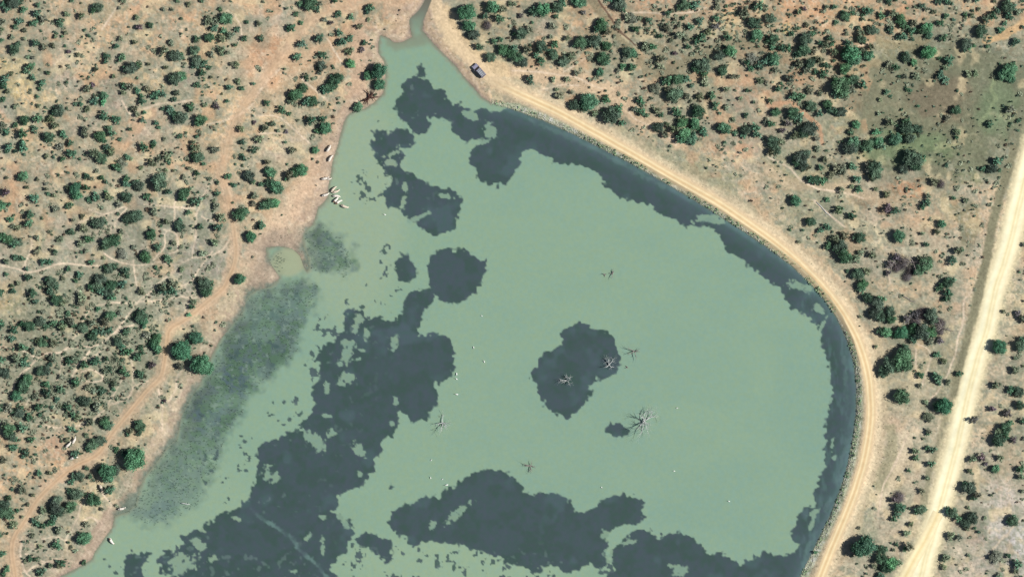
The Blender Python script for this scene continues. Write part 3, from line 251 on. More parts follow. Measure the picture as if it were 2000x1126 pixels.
# ------------------------------------------------------------------ materials
def mat(name, base=(0.5, 0.5, 0.5), rough=0.85, attr=None, grain=0.0, gscale=3.0, bump=0.0, vary=0.0, spec=0.3, metal=0.0, noise_col=None, satmin=.6):
    m = bpy.data.materials.new(name); m.use_nodes = True; t = m.node_tree; b = t.nodes['Principled BSDF']
    b.inputs['Roughness'].default_value = rough; b.inputs['Specular IOR Level'].default_value = spec; b.inputs['Metallic'].default_value = metal
    if attr:
        src = t.nodes.new('ShaderNodeAttribute'); src.attribute_name = attr; out = src.outputs['Color']
    else:
        src = t.nodes.new('ShaderNodeRGB'); src.outputs[0].default_value = (*base, 1); out = src.outputs[0]
    tc = t.nodes.new('ShaderNodeTexCoord')
    if noise_col:
        n = t.nodes.new('ShaderNodeTexNoise'); n.inputs['Scale'].default_value = noise_col[1]; t.links.new(tc.outputs['Object'], n.inputs['Vector'])
        r = t.nodes.new('ShaderNodeMapRange'); r.inputs[1].default_value = .48; r.inputs[2].default_value = .56; t.links.new(n.outputs[0], r.inputs[0])
        x = t.nodes.new('ShaderNodeMix'); x.data_type = 'RGBA'; t.links.new(r.outputs[0], x.inputs[0]); t.links.new(out, x.inputs[6]); x.inputs[7].default_value = (*noise_col[0], 1); out = x.outputs[2]
    if grain > 0:
        n = t.nodes.new('ShaderNodeTexNoise'); n.inputs['Scale'].default_value = gscale; n.inputs['Detail'].default_value = 6; n.inputs['Roughness'].default_value = 0.7
        t.links.new(tc.outputs['Object'], n.inputs['Vector'])
        r = t.nodes.new('ShaderNodeMapRange'); r.inputs[1].default_value = .25; r.inputs[2].default_value = .75; r.inputs[3].default_value = 1-grain; r.inputs[4].default_value = 1+grain
        t.links.new(n.outputs[0], r.inputs[0])
        x = t.nodes.new('ShaderNodeVectorMath'); x.operation = 'SCALE'; t.links.new(out, x.inputs[0]); t.links.new(r.outputs[0], x.inputs['Scale']); out = x.outputs[0]
        if bump > 0:
            bp = t.nodes.new('ShaderNodeBump'); bp.inputs['Strength'].default_value = bump; bp.inputs['Distance'].default_value = 0.15
            t.links.new(n.outputs[0], bp.inputs['Height']); t.links.new(bp.outputs[0], b.inputs['Normal'])
    if vary > 0:
        oi = t.nodes.new('ShaderNodeObjectInfo'); r = t.nodes.new('ShaderNodeMapRange'); r.inputs[3].default_value = 1-vary; r.inputs[4].default_value = 1+vary
        t.links.new(oi.outputs['Random'], r.inputs[0])
        x = t.nodes.new('ShaderNodeVectorMath'); x.operation = 'SCALE'; t.links.new(out, x.inputs[0]); t.links.new(r.outputs[0], x.inputs['Scale']); out = x.outputs[0]
    if vary > 0:
        a = t.nodes.new('ShaderNodeMath'); a.operation = 'MULTIPLY'; a.inputs[1].default_value = 13.7; t.links.new(oi.outputs['Random'], a.inputs[0])
        f = t.nodes.new('ShaderNodeMath'); f.operation = 'FRACT'; t.links.new(a.outputs[0], f.inputs[0])
        hs = t.nodes.new('ShaderNodeHueSaturation'); r1 = t.nodes.new('ShaderNodeMapRange'); r1.inputs[3].default_value = satmin; r1.inputs[4].default_value = 1.1; t.links.new(f.outputs[0], r1.inputs[0]); t.links.new(r1.outputs[0], hs.inputs['Saturation'])
        r2 = t.nodes.new('ShaderNodeMapRange'); r2.inputs[3].default_value = .505; r2.inputs[4].default_value = .472; t.links.new(oi.outputs['Random'], r2.inputs[0]); t.links.new(r2.outputs[0], hs.inputs['Hue'])
        t.links.new(out, hs.inputs['Color']); out = hs.outputs[0]
    t.links.new(out, b.inputs['Base Color']); return m
M_ground = mat('soil', attr='tint', grain=0.26, gscale=1.3, bump=0.6, rough=0.95, spec=0.1)
M_road = mat('road_dirt', attr='tint', grain=0.05, gscale=1.5, bump=0.15, rough=0.95, spec=0.1)
M_water = mat('lake_water', attr='tint', grain=0.03, gscale=0.6, bump=0.02, rough=0.28, spec=0.35)
M_leaf = {}
LEAFC = {'': (82, 115, 92), 'b': (98, 144, 114), 't': (88, 136, 108), 'g': (130, 142, 118), 'p': (116, 108, 112)}
for k, c in LEAFC.items():
    m = mat('foliage_'+{'': 'dark_green', 'b': 'fresh_green', 't': 'broad_crown', 'g': 'grey_green', 'p': 'bare_twig'}[k], attr='tint', vary=0.22 if k in ('t', 'b') else 0.30, rough=0.75, spec=0.25, satmin=.88 if k in ('t', 'b') else .58); M_leaf[k] = m
M_shrub = mat('low_shrub_leaves', attr='tint', rough=0.8, spec=0.2)
M_bark = mat('bark', base=(0.16, 0.12, 0.09), grain=0.3, gscale=6, rough=0.9)
M_dead = mat('bleached_wood', base=alb((206, 210, 208)), grain=0.25, gscale=5, rough=0.85)
M_deaddk = mat('weathered_dark_wood', base=alb((150, 142, 138)), grain=0.3, gscale=5, rough=0.9)
M_stone = mat('stone', attr='tint', grain=0.2, gscale=4, rough=0.9)
M_blade = mat('grass_blade', attr='tint', rough=0.8, spec=0.2)

# ------------------------------------------------------------------ ground colours
def mix(A, c, m):
    m = np.clip(m, 0, 1)[..., None]; return A*(1-m)+np.asarray(c, float)*m
def coarse(a, b, n0, g):                              # widening steps towards the horizon
    out = [a]; st = n0
    while abs(out[-1]) < abs(b): out.append(out[-1]+np.sign(b-a)*st); st *= g
    return out[1:]
gx = np.array(sorted(coarse(-80, -26000, 8, 1.35))+list(np.arange(-80, 2082, 2.0))+coarse(2080, 28000, 8, 1.35))
gy = np.array(sorted(coarse(-60, -26000, 8, 1.35))+list(np.arange(-60, 1190, 2.0))+coarse(1188, 27000, 6, 1.25))
GX, GY = np.meshgrid(gx, gy)
def ground_colour(X, Y):
    sd = lakeF(X, Y); dr = damF(X, Y); gr = np.minimum(gravF(X, Y), grav2F(X, Y)+8)
    wx = X+26*fbm(X, Y, 46, 21); wy = Y+26*fbm(X, Y, 46, 27)
    f1 = fbm(X, Y, 120, 31, 4); f2 = fbm(X, Y, 26, 37, 3); f3 = fbm(X, Y, 7, 43, 2)
    C = np.empty(X.shape+(3,)); C[...] = (203, 179, 149)
    C = mix(C, (222, 194, 154), sst(-.03, .2, f1)); C = mix(C, (204, 160, 126), sst(0, .25, -f1)*.8); C = mix(C, (178, 168, 156), sst(.02, .2, fbm(X, Y, 90, 33, 3))*.65)
    C = mix(C, (176, 170, 152), sst(0.0, .25, f2)*.6)
    right = sst(1250, 1500, X-0.3*(Y-300))*sst(0, 700, Y)
    C = mix(C, (206, 188, 158), right*.5); C = mix(C, (170, 158, 132), .55*(1-sst(.3, 1.3, ((wx-1400)/330)**2+((wy-120)/170)**2+f2))); C = mix(C, (176, 170, 148), .45*(1-sst(.3, 1.3, ((wx-230)/260)**2+((wy-560)/330)**2+f2)))
    for x, y, rx, ry, c, s in BLOBS:
        q = ((wx-x)/rx)**2+((wy-y)/ry)**2; C = mix(C, c, s*sst(1.5, 0.35, q+0.5*f2) if False else s*(1-sst(0.35, 1.6, q+0.9*f2)))
    den = 0.5+0.9*f1+0.25*(1-sst(0, 60, sd))*0
    for x, y, rx, ry, k in ((150,700,190,170,.35),(340,480,120,110,.3),(60,80,160,90,.05),(1900,230,200,160,.3),(1330,150,240,140,.15),(1000,60,160,60,.1),(1330,320,120,60,.25),(1600,430,60,60,.2),(1780,900,140,200,-.25),(560,380,80,160,-.35),(500,150,120,120,-.25),(1600,40,250,60,-.15)):
        den = den+k*(1-sst(0.2, 1.3, ((wx-x)/rx)**2+((wy-y)/ry)**2))
    tuft = sst(-.02, .16, f3+0.5*f2+(den-0.62)*.55)
    C = mix(C, (152, 152, 132), tuft*.62)
    C = mix(C, (120, 128, 108), sst(.10, .26, fbm(X, Y, 9, 59, 2)+(den-.6)*.3)*.5)
    C = mix(C, (226, 206, 176), sst(.12, .28, fbm(X, Y, 8, 67, 2)-(den-.5)*.2)*.45)
    C = mix(C, (112, 96, 80), sst(.24, .38, fbm(X, Y, 4.2, 71, 2))*.6)
    C = mix(C, (150, 156, 140), sst(.08, .2, fbm(X, Y, 5.5, 73, 2))*.5*sst(.3, .7, den+.2)); C = mix(C, (222, 204, 180), sst(.1, .24, fbm(X, Y, 4.6, 77, 2))*.4)
    web = 1-sst(0, .020, np.abs(fbm(X, Y, 62, 131, 3)+.02)); web = np.maximum(web, .8*(1-sst(0, .02, np.abs(fbm(X, Y, 48, 141, 2)-.05))))
    C = mix(C, (224, 206, 182), web*.30*sst(.35, .6, den)*(X < 620))
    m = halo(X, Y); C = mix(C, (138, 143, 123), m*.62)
    C = mix(C, (120, 123, 100), .78*(1-sst(.25, 1.25, ((wx-1850)/215)**2+((wy-220)/140)**2+1.4*f2))); C = mix(C, (128, 112, 96), .5*(1-sst(.2, 1.2, ((wx-1840)/70)**2+((wy-190)/50)**2+1.6*f2)))
    C = mix(C, (210, 166, 130), .48*sst(.10, .24, fbm(X, Y, 34, 133, 3))*(1-sst(250, 700, Y)*.6)*sst(20, 60, sd)*(((X-1890)/200)**2+((Y-220)/170)**2 > 1))
    C = mix(C, (226, 206, 166), .55*sst(.12, .26, fbm(X, Y, 30, 137, 3)))
    C = mix(C, (112, 138, 104), .42*(1-sst(.2, 1.2, ((wx-1945)/45)**2+((wy-215)/70)**2+1.5*f2))); C = mix(C, (112, 138, 100), .55*(1-sst(.2, 1.2, ((wx-1770)/110)**2+((wy-290)/40)**2+1.5*f2)))
    for P, wd, c, s in BANDS:
        if s <= 0: continue
        a = np.array(P); m = (X > a[:, 0].min()-wd-30) & (X < a[:, 0].max()+wd+30) & (Y > a[:, 1].min()-wd-30) & (Y < a[:, 1].max()+wd+30)
        if not m.any(): continue
        d = sd_line(P, wx[m]*.4+X[m]*.6, wy[m]*.4+Y[m]*.6)
        C[m] = mix(C[m], np.array(c), s*(1-sst(wd*.35, wd*.75, d+wd*.5*f3[m]+wd*.4*f2[m])))
    for P in TRAILS:
        a = np.array(P); m = (X > a[:, 0].min()-12) & (X < a[:, 0].max()+12) & (Y > a[:, 1].min()-12) & (Y < a[:, 1].max()+12)
        if not m.any(): continue
        d = sd_line(smooth_line(P, 6), X[m]+5*fbm(X[m], Y[m], 22, 81, 2), Y[m]+5*fbm(X[m], Y[m], 22, 87, 2))
        C[m] = mix(C[m], (228, 208, 184), .76*(1-sst(.6, 2.8, d))*(0.6+0.8*vn(X[m], Y[m], 30, 91)))
    # wheel tracks side band
    td = trackF(X, Y); C = mix(C, (208, 178, 148), .6*(1-sst(7, 17, td+10*f3+8*f2)))
    # shore: trampled ground, wet mud, marsh margin
    wsd = sd+10*fbm(X, Y, 18, 95)
    C = mix(C, (198, 178, 152), .5*(1-sst(10, 38, wsd+14*f2))*(X < 960)); C = mix(C, (222, 204, 182), .55*(1-sst(14, 46, wsd))*(X < 960)*sst(.04, .2, fbm(X, Y, 6, 121, 2))); C = mix(C, (170, 148, 132), .5*(1-sst(14, 46, wsd))*(X < 960)*sst(.04, .2, fbm(X*.8, Y, 7, 123, 2)))
    C = mix(C, (178, 160, 140), .65*(1-sst(2, 13, wsd))*(X < 960))
    C = mix(C, (136, 124, 118), .65*(1-sst(0, 6, wsd+3*f3))*(X < 960))
    C = mix(C, (176, 158, 140), .7*(1-sst(-10, 16, mudF(X, Y)+16*f2+8*f3)))
    C = mix(C, (138, 132, 118), .75*(1-sst(0, 24, marshF(X, Y)+20*f2+10*f3))); C = mix(C, (108, 124, 112), .85*(1-sst(-3, 12, marshF(X, Y)+18*f2+12*f3)))
    # stony lake side of the dam wall, verge and road shoulders
    dam = (1-sst(19, 30, dr+12*f3+10*f2))*sst(940, 985, X)*(Y > 150)
    C = mix(C, (206, 190, 160), dam*.75)
    lakeside = (X > 950)*(Y > 200)*(dr < 50)*(1-sst(10, 17, sd+5*f3))
    C = mix(C, (196, 202, 174), lakeside*.9)
    C = mix(C, (138, 146, 122), lakeside*sst(.0, .2, fbm(X, Y, 8, 101, 2))*.8)
    C = mix(C, (232, 232, 222), lakeside*sst(.08, .22, fbm(X, Y, 5, 107, 2))*.8)
    C = mix(C, (120, 128, 112), (X > 950)*(1-sst(0, 3, sd))*.5)
    C = mix(C, (228, 204, 168), .8*(1-sst(9, 18, dr+5*f3+3*f2)))
    C = mix(C, (226, 214, 176), .8*(1-sst(20, 34, gr+8*f3+8*f2)))
    C = mix(C, (246, 232, 192), .8*(1-sst(14, 24, gr+5*f3)))
    P, wd, c, s = BANDS[11]; C = mix(C, c, .85*(1-sst(5, 11, sd_line(P, X, Y)+6*f3+5*f2)))
    C = mix(C, (120, 124, 104), (sd < 1)*1.0)
    rd = (sst(8, 16, dr)*sst(22, 30, gr))[..., None]
    C = C*(1+rd*(0.16*fbm(X, Y, 13, 117, 3)+0.10*fbm(X, Y, 45, 119, 2))[..., None])*(1+(0.14*fbm(X, Y, 3.1, 113, 1))[..., None])
    outd = np.maximum(np.maximum(-60-X, X-2060), np.maximum(-50-Y, Y-1180))
    C = mix(C, (190, 172, 142), sst(20, 260, outd))
    return np.clip(C, 0, 255)
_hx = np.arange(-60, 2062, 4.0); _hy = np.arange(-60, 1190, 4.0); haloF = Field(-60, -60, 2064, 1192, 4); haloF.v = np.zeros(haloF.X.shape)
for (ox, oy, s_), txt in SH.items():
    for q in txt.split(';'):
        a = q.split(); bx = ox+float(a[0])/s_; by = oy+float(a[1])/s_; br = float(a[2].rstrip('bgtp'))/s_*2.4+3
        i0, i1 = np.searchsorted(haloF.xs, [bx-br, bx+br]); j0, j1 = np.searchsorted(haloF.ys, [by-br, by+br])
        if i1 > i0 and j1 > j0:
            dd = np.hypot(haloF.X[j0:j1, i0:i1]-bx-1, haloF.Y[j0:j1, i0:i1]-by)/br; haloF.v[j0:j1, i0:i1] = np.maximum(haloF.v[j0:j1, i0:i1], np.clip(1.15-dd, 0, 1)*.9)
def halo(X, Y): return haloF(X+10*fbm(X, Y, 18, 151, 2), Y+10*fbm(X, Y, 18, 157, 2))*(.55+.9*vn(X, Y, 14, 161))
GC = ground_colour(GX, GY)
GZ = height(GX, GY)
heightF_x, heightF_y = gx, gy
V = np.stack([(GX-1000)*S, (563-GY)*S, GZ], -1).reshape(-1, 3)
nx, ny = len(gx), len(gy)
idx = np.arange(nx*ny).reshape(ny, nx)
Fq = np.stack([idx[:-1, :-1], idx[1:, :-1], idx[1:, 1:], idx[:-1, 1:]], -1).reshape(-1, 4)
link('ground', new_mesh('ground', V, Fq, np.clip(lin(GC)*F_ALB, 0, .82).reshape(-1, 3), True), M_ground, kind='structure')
def gz(px, py): return float(height(np.array([px], float), np.array([py], float))[0])

# ------------------------------------------------------------------ lake
wxs = np.concatenate([np.arange(30, 1700, 2.0)]); wys = np.concatenate([np.arange(-70, 1190, 2.0), np.arange(1190, 1320, 10.0)])
X, Y = np.meshgrid(wxs, wys); sd = lakeF(X, Y)
f1 = fbm(X, Y, 240, 201, 3); f2 = fbm(X, Y, 22, 207, 3); f3 = fbm(X, Y, 6, 213, 2)
C = np.empty(X.shape+(3,)); C[...] = (141, 170, 147)
C = mix(C, (141, 170, 146), sst(-.1, .25, f1)*.6); C = mix(C, (133, 165, 148), sst(0, .25, -f1)*.5); C = mix(C, (144, 172, 148), .2*sst(.0, .25, fbm(X*.45+Y*.3, Y-X*.35, 34, 219, 3))); C = mix(C, (130, 163, 147), .2*sst(.0, .25, fbm(X*.45+Y*.3, Y-X*.35, 60, 225, 3)))
C = mix(C, (156, 176, 150), (1-sst(0, 1, ((X-680)/120)**2+((Y-400)/240)**2-.4))*.75)
C = mix(C, (154, 177, 150), (1-sst(0, 1, ((X-300)/260)**2+((Y-1010)/160)**2-.3))*.4)
C = mix(C, (154, 178, 150), (1-sst(0, 1, ((X-900)/260)**2+((Y-1100)/60)**2-.3))*.6)
C = C+(vn(X, Y, 5, 221)-.5)[..., None]*np.array([3.0, .5, -4.0])*1.8+(fbm(X, Y, 3.4, 223, 1))[..., None]*np.array([3., 3., 3.])
west0 = np.clip(1-sst(620, 820, X+0.35*(Y-700)), 0, 1); west0 = np.maximum(west0, sst(1040, 1100, Y)*(X < 1100)); jx = 10*fbm(X, Y, 22, 231, 2)+11*fbm(X, Y, 9, 237, 2); jy = 10*fbm(X, Y, 22, 241, 2)+11*fbm(X, Y, 9, 247, 2)
ds = darkF(X+jx, Y+jy)+7*fbm(X, Y, 5.5, 249, 1)+6*west0*fbm(X, Y, 14, 253, 3)
hole = np.full(X.shape, 9.0)
for hx, hy, rx, ry, an in HOLES:
    if rx <= 0: continue
    a = math.radians(an); dx = X-hx; dy = Y-hy; u = (dx*math.cos(a)+dy*math.sin(a))/rx; v = (-dx*math.sin(a)+dy*math.cos(a))/ry
    hole = np.minimum(hole, np.sqrt(u*u+v*v))
frag = 1-sst(-.06, .04, fbm(X, Y, 12, 251, 3)-.06)*0
hole_m = (1-sst(.75, 1.15, hole+1.5*f3+1.2*f2))
west = np.clip(1-sst(600, 760, X+0.45*(Y-700)), 0, 1)
ragged = sst(.17, .23, fbm(X, Y, 13, 257, 3)+.10*west)*(1-sst(-16, -3, -np.abs(ds+6)*1.0)*0)*(ds > -14)*west
dark = (1-sst(-2.0, 1.6, ds))*(1-hole_m*.85)
spk = np.zeros(X.shape)
for x, y, rx, ry, k in SPECKS:
    if rx <= 0: continue
    spk = np.maximum(spk, k*(1-sst(.3, 1.1, ((X-x)/rx)**2+((Y-y)/ry)**2)))
sp = sst(.0, .05, fbm(X, Y, 11, 263, 3)-.33+spk*.42)*(spk > .01)
dark = np.maximum(dark, sp*.85)
dc = np.empty(C.shape); dc[...] = (71, 88, 92); dc = mix(dc, (66, 86, 84), sst(-.1, .2, f2)); dc = mix(dc, (76, 96, 100), sst(.1, .3, fbm(X, Y, 40, 271, 3)))
fringe = (1-sst(-15, -3, -(sd+0.0)) if False else sst(-13, -4, sd))*(X > 930)
dc = mix(dc, (84, 106, 110), sst(-34, -6, sd+10*f2)*(X > 930)*.55); dc = mix(dc, (96, 124, 126), fringe*.55*sst(-.1, .25, fbm(X, Y, 30, 273, 3))+fringe*.32); dc = dc+(vn(X, Y, 6, 275)-.5)[..., None]*np.array([6., -2., 7.]); dc = mix(dc, (96, 126, 126), (X > 1560)*sst(.0, .3, fbm(X*1.6, Y*.5, 12, 277, 3))*.45)
C = C*(1-dark[..., None])+dc*dark[..., None]
for P in PALE_LINES:
    d = sd_line(P, X+6*f2*2, Y+6*f2*2); C = mix(C, (112, 142, 138), (.75 if P[0][0] < 700 else .32)*(1-sst(1.5, 6, d+9*f3))*sst(-.25, .15, f2))
ms = marshF(X+jx*1.6, Y+jy*1.6)
mm = (1-sst(-20, 12, ms+34*f2))*(.62+.38*sst(-.2, .15, fbm(X, Y, 46, 287, 3)))
mc = np.empty(C.shape); mc[...] = (90, 110, 108); mc = mix(mc, (82, 102, 110), sst(-.05, .2, fbm(X, Y, 70, 285, 3))); mc = mix(mc, (70, 92, 92), sst(-.02, .2, fbm(X, Y, 20, 281, 3))); mc = mix(mc, (84, 112, 92), sst(.05, .2, fbm(X, Y, 9, 283, 3)*.8+.1)); mc = mix(mc, (118, 138, 130), sst(.1, .3, fbm(X, Y, 7, 291, 3)))
mc = mix(mc, (98, 104, 98), sst(-45, 0, sd+30*f2)*.6); mc = mix(mc, (108, 130, 132), sst(880, 1010, Y)*.45)
mm = mm*(.94-.30*sst(760, 1000, Y))
C = C*(1-mm[..., None])+mc*mm[..., None]
# muddy shallows on the west bank and at the creek mouth
sh = sst(-9, 1, sd+8*f3)*(X < 960)*(1-.92*np.clip(mm*1.3, 0, 1)); C = mix(C, (150, 152, 134), sh*.75)
C = mix(C, (128, 132, 112), sst(-4, 0, sd+3*f3)*.6*(1-np.clip(mm*1.3, 0, 1))*np.where(X > 960, .5, 1))
C = mix(C, (170, 176, 144), (1-sst(.5, 1.2, ((X-562)/36)**2+((Y-512)/30)**2))*.8)
C = mix(C, (134, 140, 120), (1-sst(.1, 1.5, ((X-795)/46)**2+((Y-80)/20)**2+2.4*f2))*.6)
C = mix(C, (116, 122, 110), (1-sst(0, 95, Y+14*f2))*.85*(X > 780)*(X < 880))
C = mix(C, (112, 108, 96), (1-sst(-10, 42, Y+18*f2))*.85*(X > 780)*(X < 880))
C = mix(C, (122, 146, 138), dark*west0*sst(.24, .36, fbm(X, Y, 10, 295, 2)+.35*(fbm(X, Y, 60, 297, 2)))*.4)
WC = np.clip(lin(np.clip(C, 0, 255))*F_ALB*0.97, 0, .8)
keep = sd < 5
ids = -np.ones(X.shape, int); ids[keep] = np.arange(keep.sum())
q = np.stack([ids[:-1, :-1], ids[1:, :-1], ids[1:, 1:], ids[:-1, 1:]], -1).reshape(-1, 4); q = q[(q >= 0).all(1)]
V = np.stack([(X-1000)*S, (563-Y)*S, np.zeros(X.shape)], -1)[keep]
link('water', new_mesh('water', V, q, WC[keep], True), M_water, kind='structure')

# ------------------------------------------------------------------ roads: strips laid on the ground
def strip(name, P, half, prof, seed, lift=0.05, wob=.12, n=15, blend=lambda x, y: 0.0):
    L = smooth_line(P, 2.5); T = np.gradient(L, axis=0); T /= np.hypot(T[:, 0], T[:, 1])[:, None]; N = np.stack([-T[:, 1], T[:, 0]], 1)
    u = np.linspace(-1, 1, n); k = np.arange(len(L))
    wl = half*(1+wob*2*fbm(k*2.5, k*0+seed*31, 26, seed, 3)); wr = half*(1+wob*2*fbm(k*2.5, k*0+seed*47, 26, seed+4, 3))
    off = np.where(u[None, :] < 0, u[None, :]*wl[:, None], u[None, :]*wr[:, None])
    PX = L[:, 0][:, None]+N[:, 0][:, None]*off; PY = L[:, 1][:, None]+N[:, 1][:, None]*off
    Zz = height(PX, PY)+lift*(1-0.75*np.abs(u)[None, :]**4)
    Cc = np.empty(PX.shape+(3,)); Cc[...] = prof[0][1]
    xs = [p[0] for p in prof]; cs = np.array([p[1] for p in prof], float)
    wv = off+1.6*fbm(k*2.5, k*0, 40, seed+9, 2)[:, None]
    for c in range(3): Cc[..., c] = np.interp(wv, xs, cs[:, c])
    Cc *= (1+0.10*fbm(PX, PY, 9, seed+5, 3)+0.06*fbm(PX, PY, 60, seed+6, 2))[..., None]
    G = ground_colour(PX, PY); bl = np.clip(blend(PX, PY)+sst(.55, 1.0, np.abs(u))[None, :]*.8+.0*PX, 0, 1)[..., None]; Cc = Cc*(1-bl)+G*bl
    Vv = np.stack([(PX-1000)*S, (563-PY)*S, Zz], -1).reshape(-1, 3); I = np.arange(len(L)*n).reshape(len(L), n)
    Q = np.stack([I[:-1, :-1], I[:-1, 1:], I[1:, 1:], I[1:, :-1]], -1).reshape(-1, 4)
    return link(name, new_mesh(name, Vv, Q, np.clip(lin(np.clip(Cc, 0, 255))*F_ALB, 0, .82).reshape(-1, 3), True), M_road, kind='structure')
strip('dam_road', DAM_ROAD[2:], 10.5, [(-11,(222,198,160)),(-7,(230,204,162)),(-4,(248,230,188)),(-2,(236,210,164)),(0,(224,194,150)),(2,(236,210,164)),(4.2,(250,232,190)),(7,(228,202,158)),(11,(222,198,160))], 3, n=21, blend=lambda x, y: 1.0-.97*sst(930, 1060, x)+.3*fbm(x, y, 40, 175, 2)*(1-sst(1000, 1100, x)))
strip('gravel_road', GRAVEL, 20, [(-20,(240,226,188)),(-14,(252,242,204)),(-9,(255,248,212)),(-5,(246,232,186)),(-2,(255,246,206)),(1,(240,224,176)),(4,(254,246,206)),(9,(255,250,216)),(14,(252,244,206)),(20,(240,228,190))], 5, n=25)
strip('side_road', GRAVEL2, 13, [(-13,(240,222,178)),(-5,(254,240,196)),(0,(242,220,168)),(5,(254,240,196)),(13,(238,220,178))], 7, lift=0.08, n=15)
strip('dirt_track', LEFT_TRACK, 5.6, [(-7,(206,176,146)),(-4,(218,188,156)),(-2.5,(206,172,138)),(0,(186,156,126)),(2.5,(218,186,150)),(4,(210,178,144)),(7,(204,174,144))], 9, wob=.3, n=13, blend=lambda x, y: .42+.48*(1-sst(270, 520, y))+.5*fbm(x, y, 60, 171, 2))

# ------------------------------------------------------------------ foliage prototypes
def ico(sub=1):
    import bmesh
    b = bmesh.new(); bmesh.ops.create_icosphere(b, subdivisions=sub, radius=1.0); b.verts.ensure_lookup_table()
    v = np.array([x.co[:] for x in b.verts]); f = np.array([[y.index for y in x.verts] for x in b.faces]); b.free(); return v, f
ICO1 = ico(1); ICO2 = ico(2)
def unit(a): return a/np.maximum(np.linalg.norm(a, axis=-1, keepdims=True), 1e-9)
def crown_geo(seed, nleaf, nlump, leaf, spread=.6, rough=1.0, base=LEAFC[''], hollow=0.0):
    r = np.random.default_rng(seed); Vs = []; Fs = []; Cs = []; nv = 0
    ang = np.arange(nlump)*2.39996+r.uniform(-.35, .35, nlump); rad = spread*np.sqrt((np.arange(nlump)+.4)/nlump)*r.uniform(.88, 1.14, nlump); ang += r.uniform(0, 6)
    c = np.stack([rad*np.cos(ang), rad*np.sin(ang), .62-.42*rad**2+r.uniform(-.08, .1, nlump)], 1); R = r.uniform(.22, .42, nlump)
    tone = r.uniform(.66, 1.32, nlump); c[:, 2] += r.uniform(-.12, .14, nlump)
    for k in range(nlump):
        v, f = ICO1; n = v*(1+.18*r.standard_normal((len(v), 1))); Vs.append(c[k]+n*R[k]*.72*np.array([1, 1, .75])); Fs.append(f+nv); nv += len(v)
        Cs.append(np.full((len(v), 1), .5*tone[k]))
    kk = r.integers(0, nlump, nleaf); d = unit(r.standard_normal((nleaf, 3))+np.array([0, 0, .45])); p = c[kk]+d*(R[kk]*r.uniform(.78, 1.12, nleaf))[:, None]*np.array([1, 1, .8])
    nrm = unit(d+.9*rough*r.standard_normal((nleaf, 3))); t = unit(np.cross(nrm, r.standard_normal((nleaf, 3)))); b = np.cross(nrm, t)
    s = (leaf*r.uniform(.6, 1.3, nleaf))[:, None]
    tri = np.stack([p-t*s, p+t*s*.9+b*s*.5, p+b*s*1.1-t*s*.3], 1).reshape(-1, 3)
    Vs.append(tri); Fs.append(np.arange(nleaf*3).reshape(-1, 3)+nv)
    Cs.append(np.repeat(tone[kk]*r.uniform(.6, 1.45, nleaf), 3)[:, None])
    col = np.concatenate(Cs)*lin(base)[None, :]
    return np.concatenate(Vs), np.concatenate(Fs), col
def twig_geo(seed, n, base, thick=.014, ln=.42):
    r = np.random.default_rng(seed); nn = n
    d = unit(r.standard_normal((nn, 3))*np.array([1, 1, .7])+np.array([0, 0, .35])); d[:, 2] = np.abs(d[:, 2])
    q = r.uniform(.05, .85, nn)[:, None]; a = d*q*np.array([1, 1, .85]); e = a+unit(d+.6*r.standard_normal((nn, 3)))*ln*r.uniform(.5, 1.1, nn)[:, None]*(1.15-q)
    e[:, 2] = np.maximum(e[:, 2], .02)
    m = unit(e-a); s1 = unit(np.cross(m, r.standard_normal((nn, 3)))); s2 = np.cross(m, s1); th = thick*(1.2-q)
    v = np.stack([a+s1*th, a-s1*th*.5+s2*th*.87, a-s1*th*.5-s2*th*.87, e], 1).reshape(-1, 3); o = np.arange(nn)[:, None]*4
    f = np.stack([o+[0, 1, 3], o+[1, 2, 3], o+[2, 0, 3]], 1).reshape(-1, 3)
    return v, f, np.repeat(r.uniform(.6, 1.3, nn), 4)[:, None]*lin(base)[None, :]
def tube(P, R, n=6):
    P = np.array(P, float); V = []; Fc = []
    for i, p in enumerate(P):
        t = unit((P[min(i+1, len(P)-1)]-P[max(i-1, 0)])[None])[0]; a = unit(np.cross(t, [0.3, 0.9, 0.2])[None])[0]; b = np.cross(t, a)
        for k in range(n):
            an = 2*math.pi*k/n; V.append(p+R[i]*(a*math.cos(an)+b*math.sin(an)))
    for i in range(len(P)-1):
        for k in range(n): Fc.append([i*n+k, i*n+(k+1) % n, (i+1)*n+(k+1) % n, (i+1)*n+k])
    m = len(P)-1
    for k in range(1, n-1): Fc.append([0, k+1, k, 0]); Fc.append([m*n, m*n+k, m*n+k+1, m*n])
    return V, Fc
def join(parts):
    V = []; Fc = []
    for v, f in parts:
        o = len(V); V += list(v)
        for q in f:
            Fc.append([x+o for x in q])
    return V, Fc
def poly_mesh(name, V, Fc, smooth=True):
    Fc = [[*dict.fromkeys(q)] for q in Fc]; me = bpy.data.meshes.new(name); me.from_pydata([tuple(map(float, v)) for v in V], [], Fc); me.update()
    if smooth: me.polygons.foreach_set('use_smooth', np.ones(len(me.polygons), bool))
    return me
KA = {'': 1.15, 'b': 1.15, 't': 1.15, 'g': 1.0, 'p': .9}
CROWN = {}
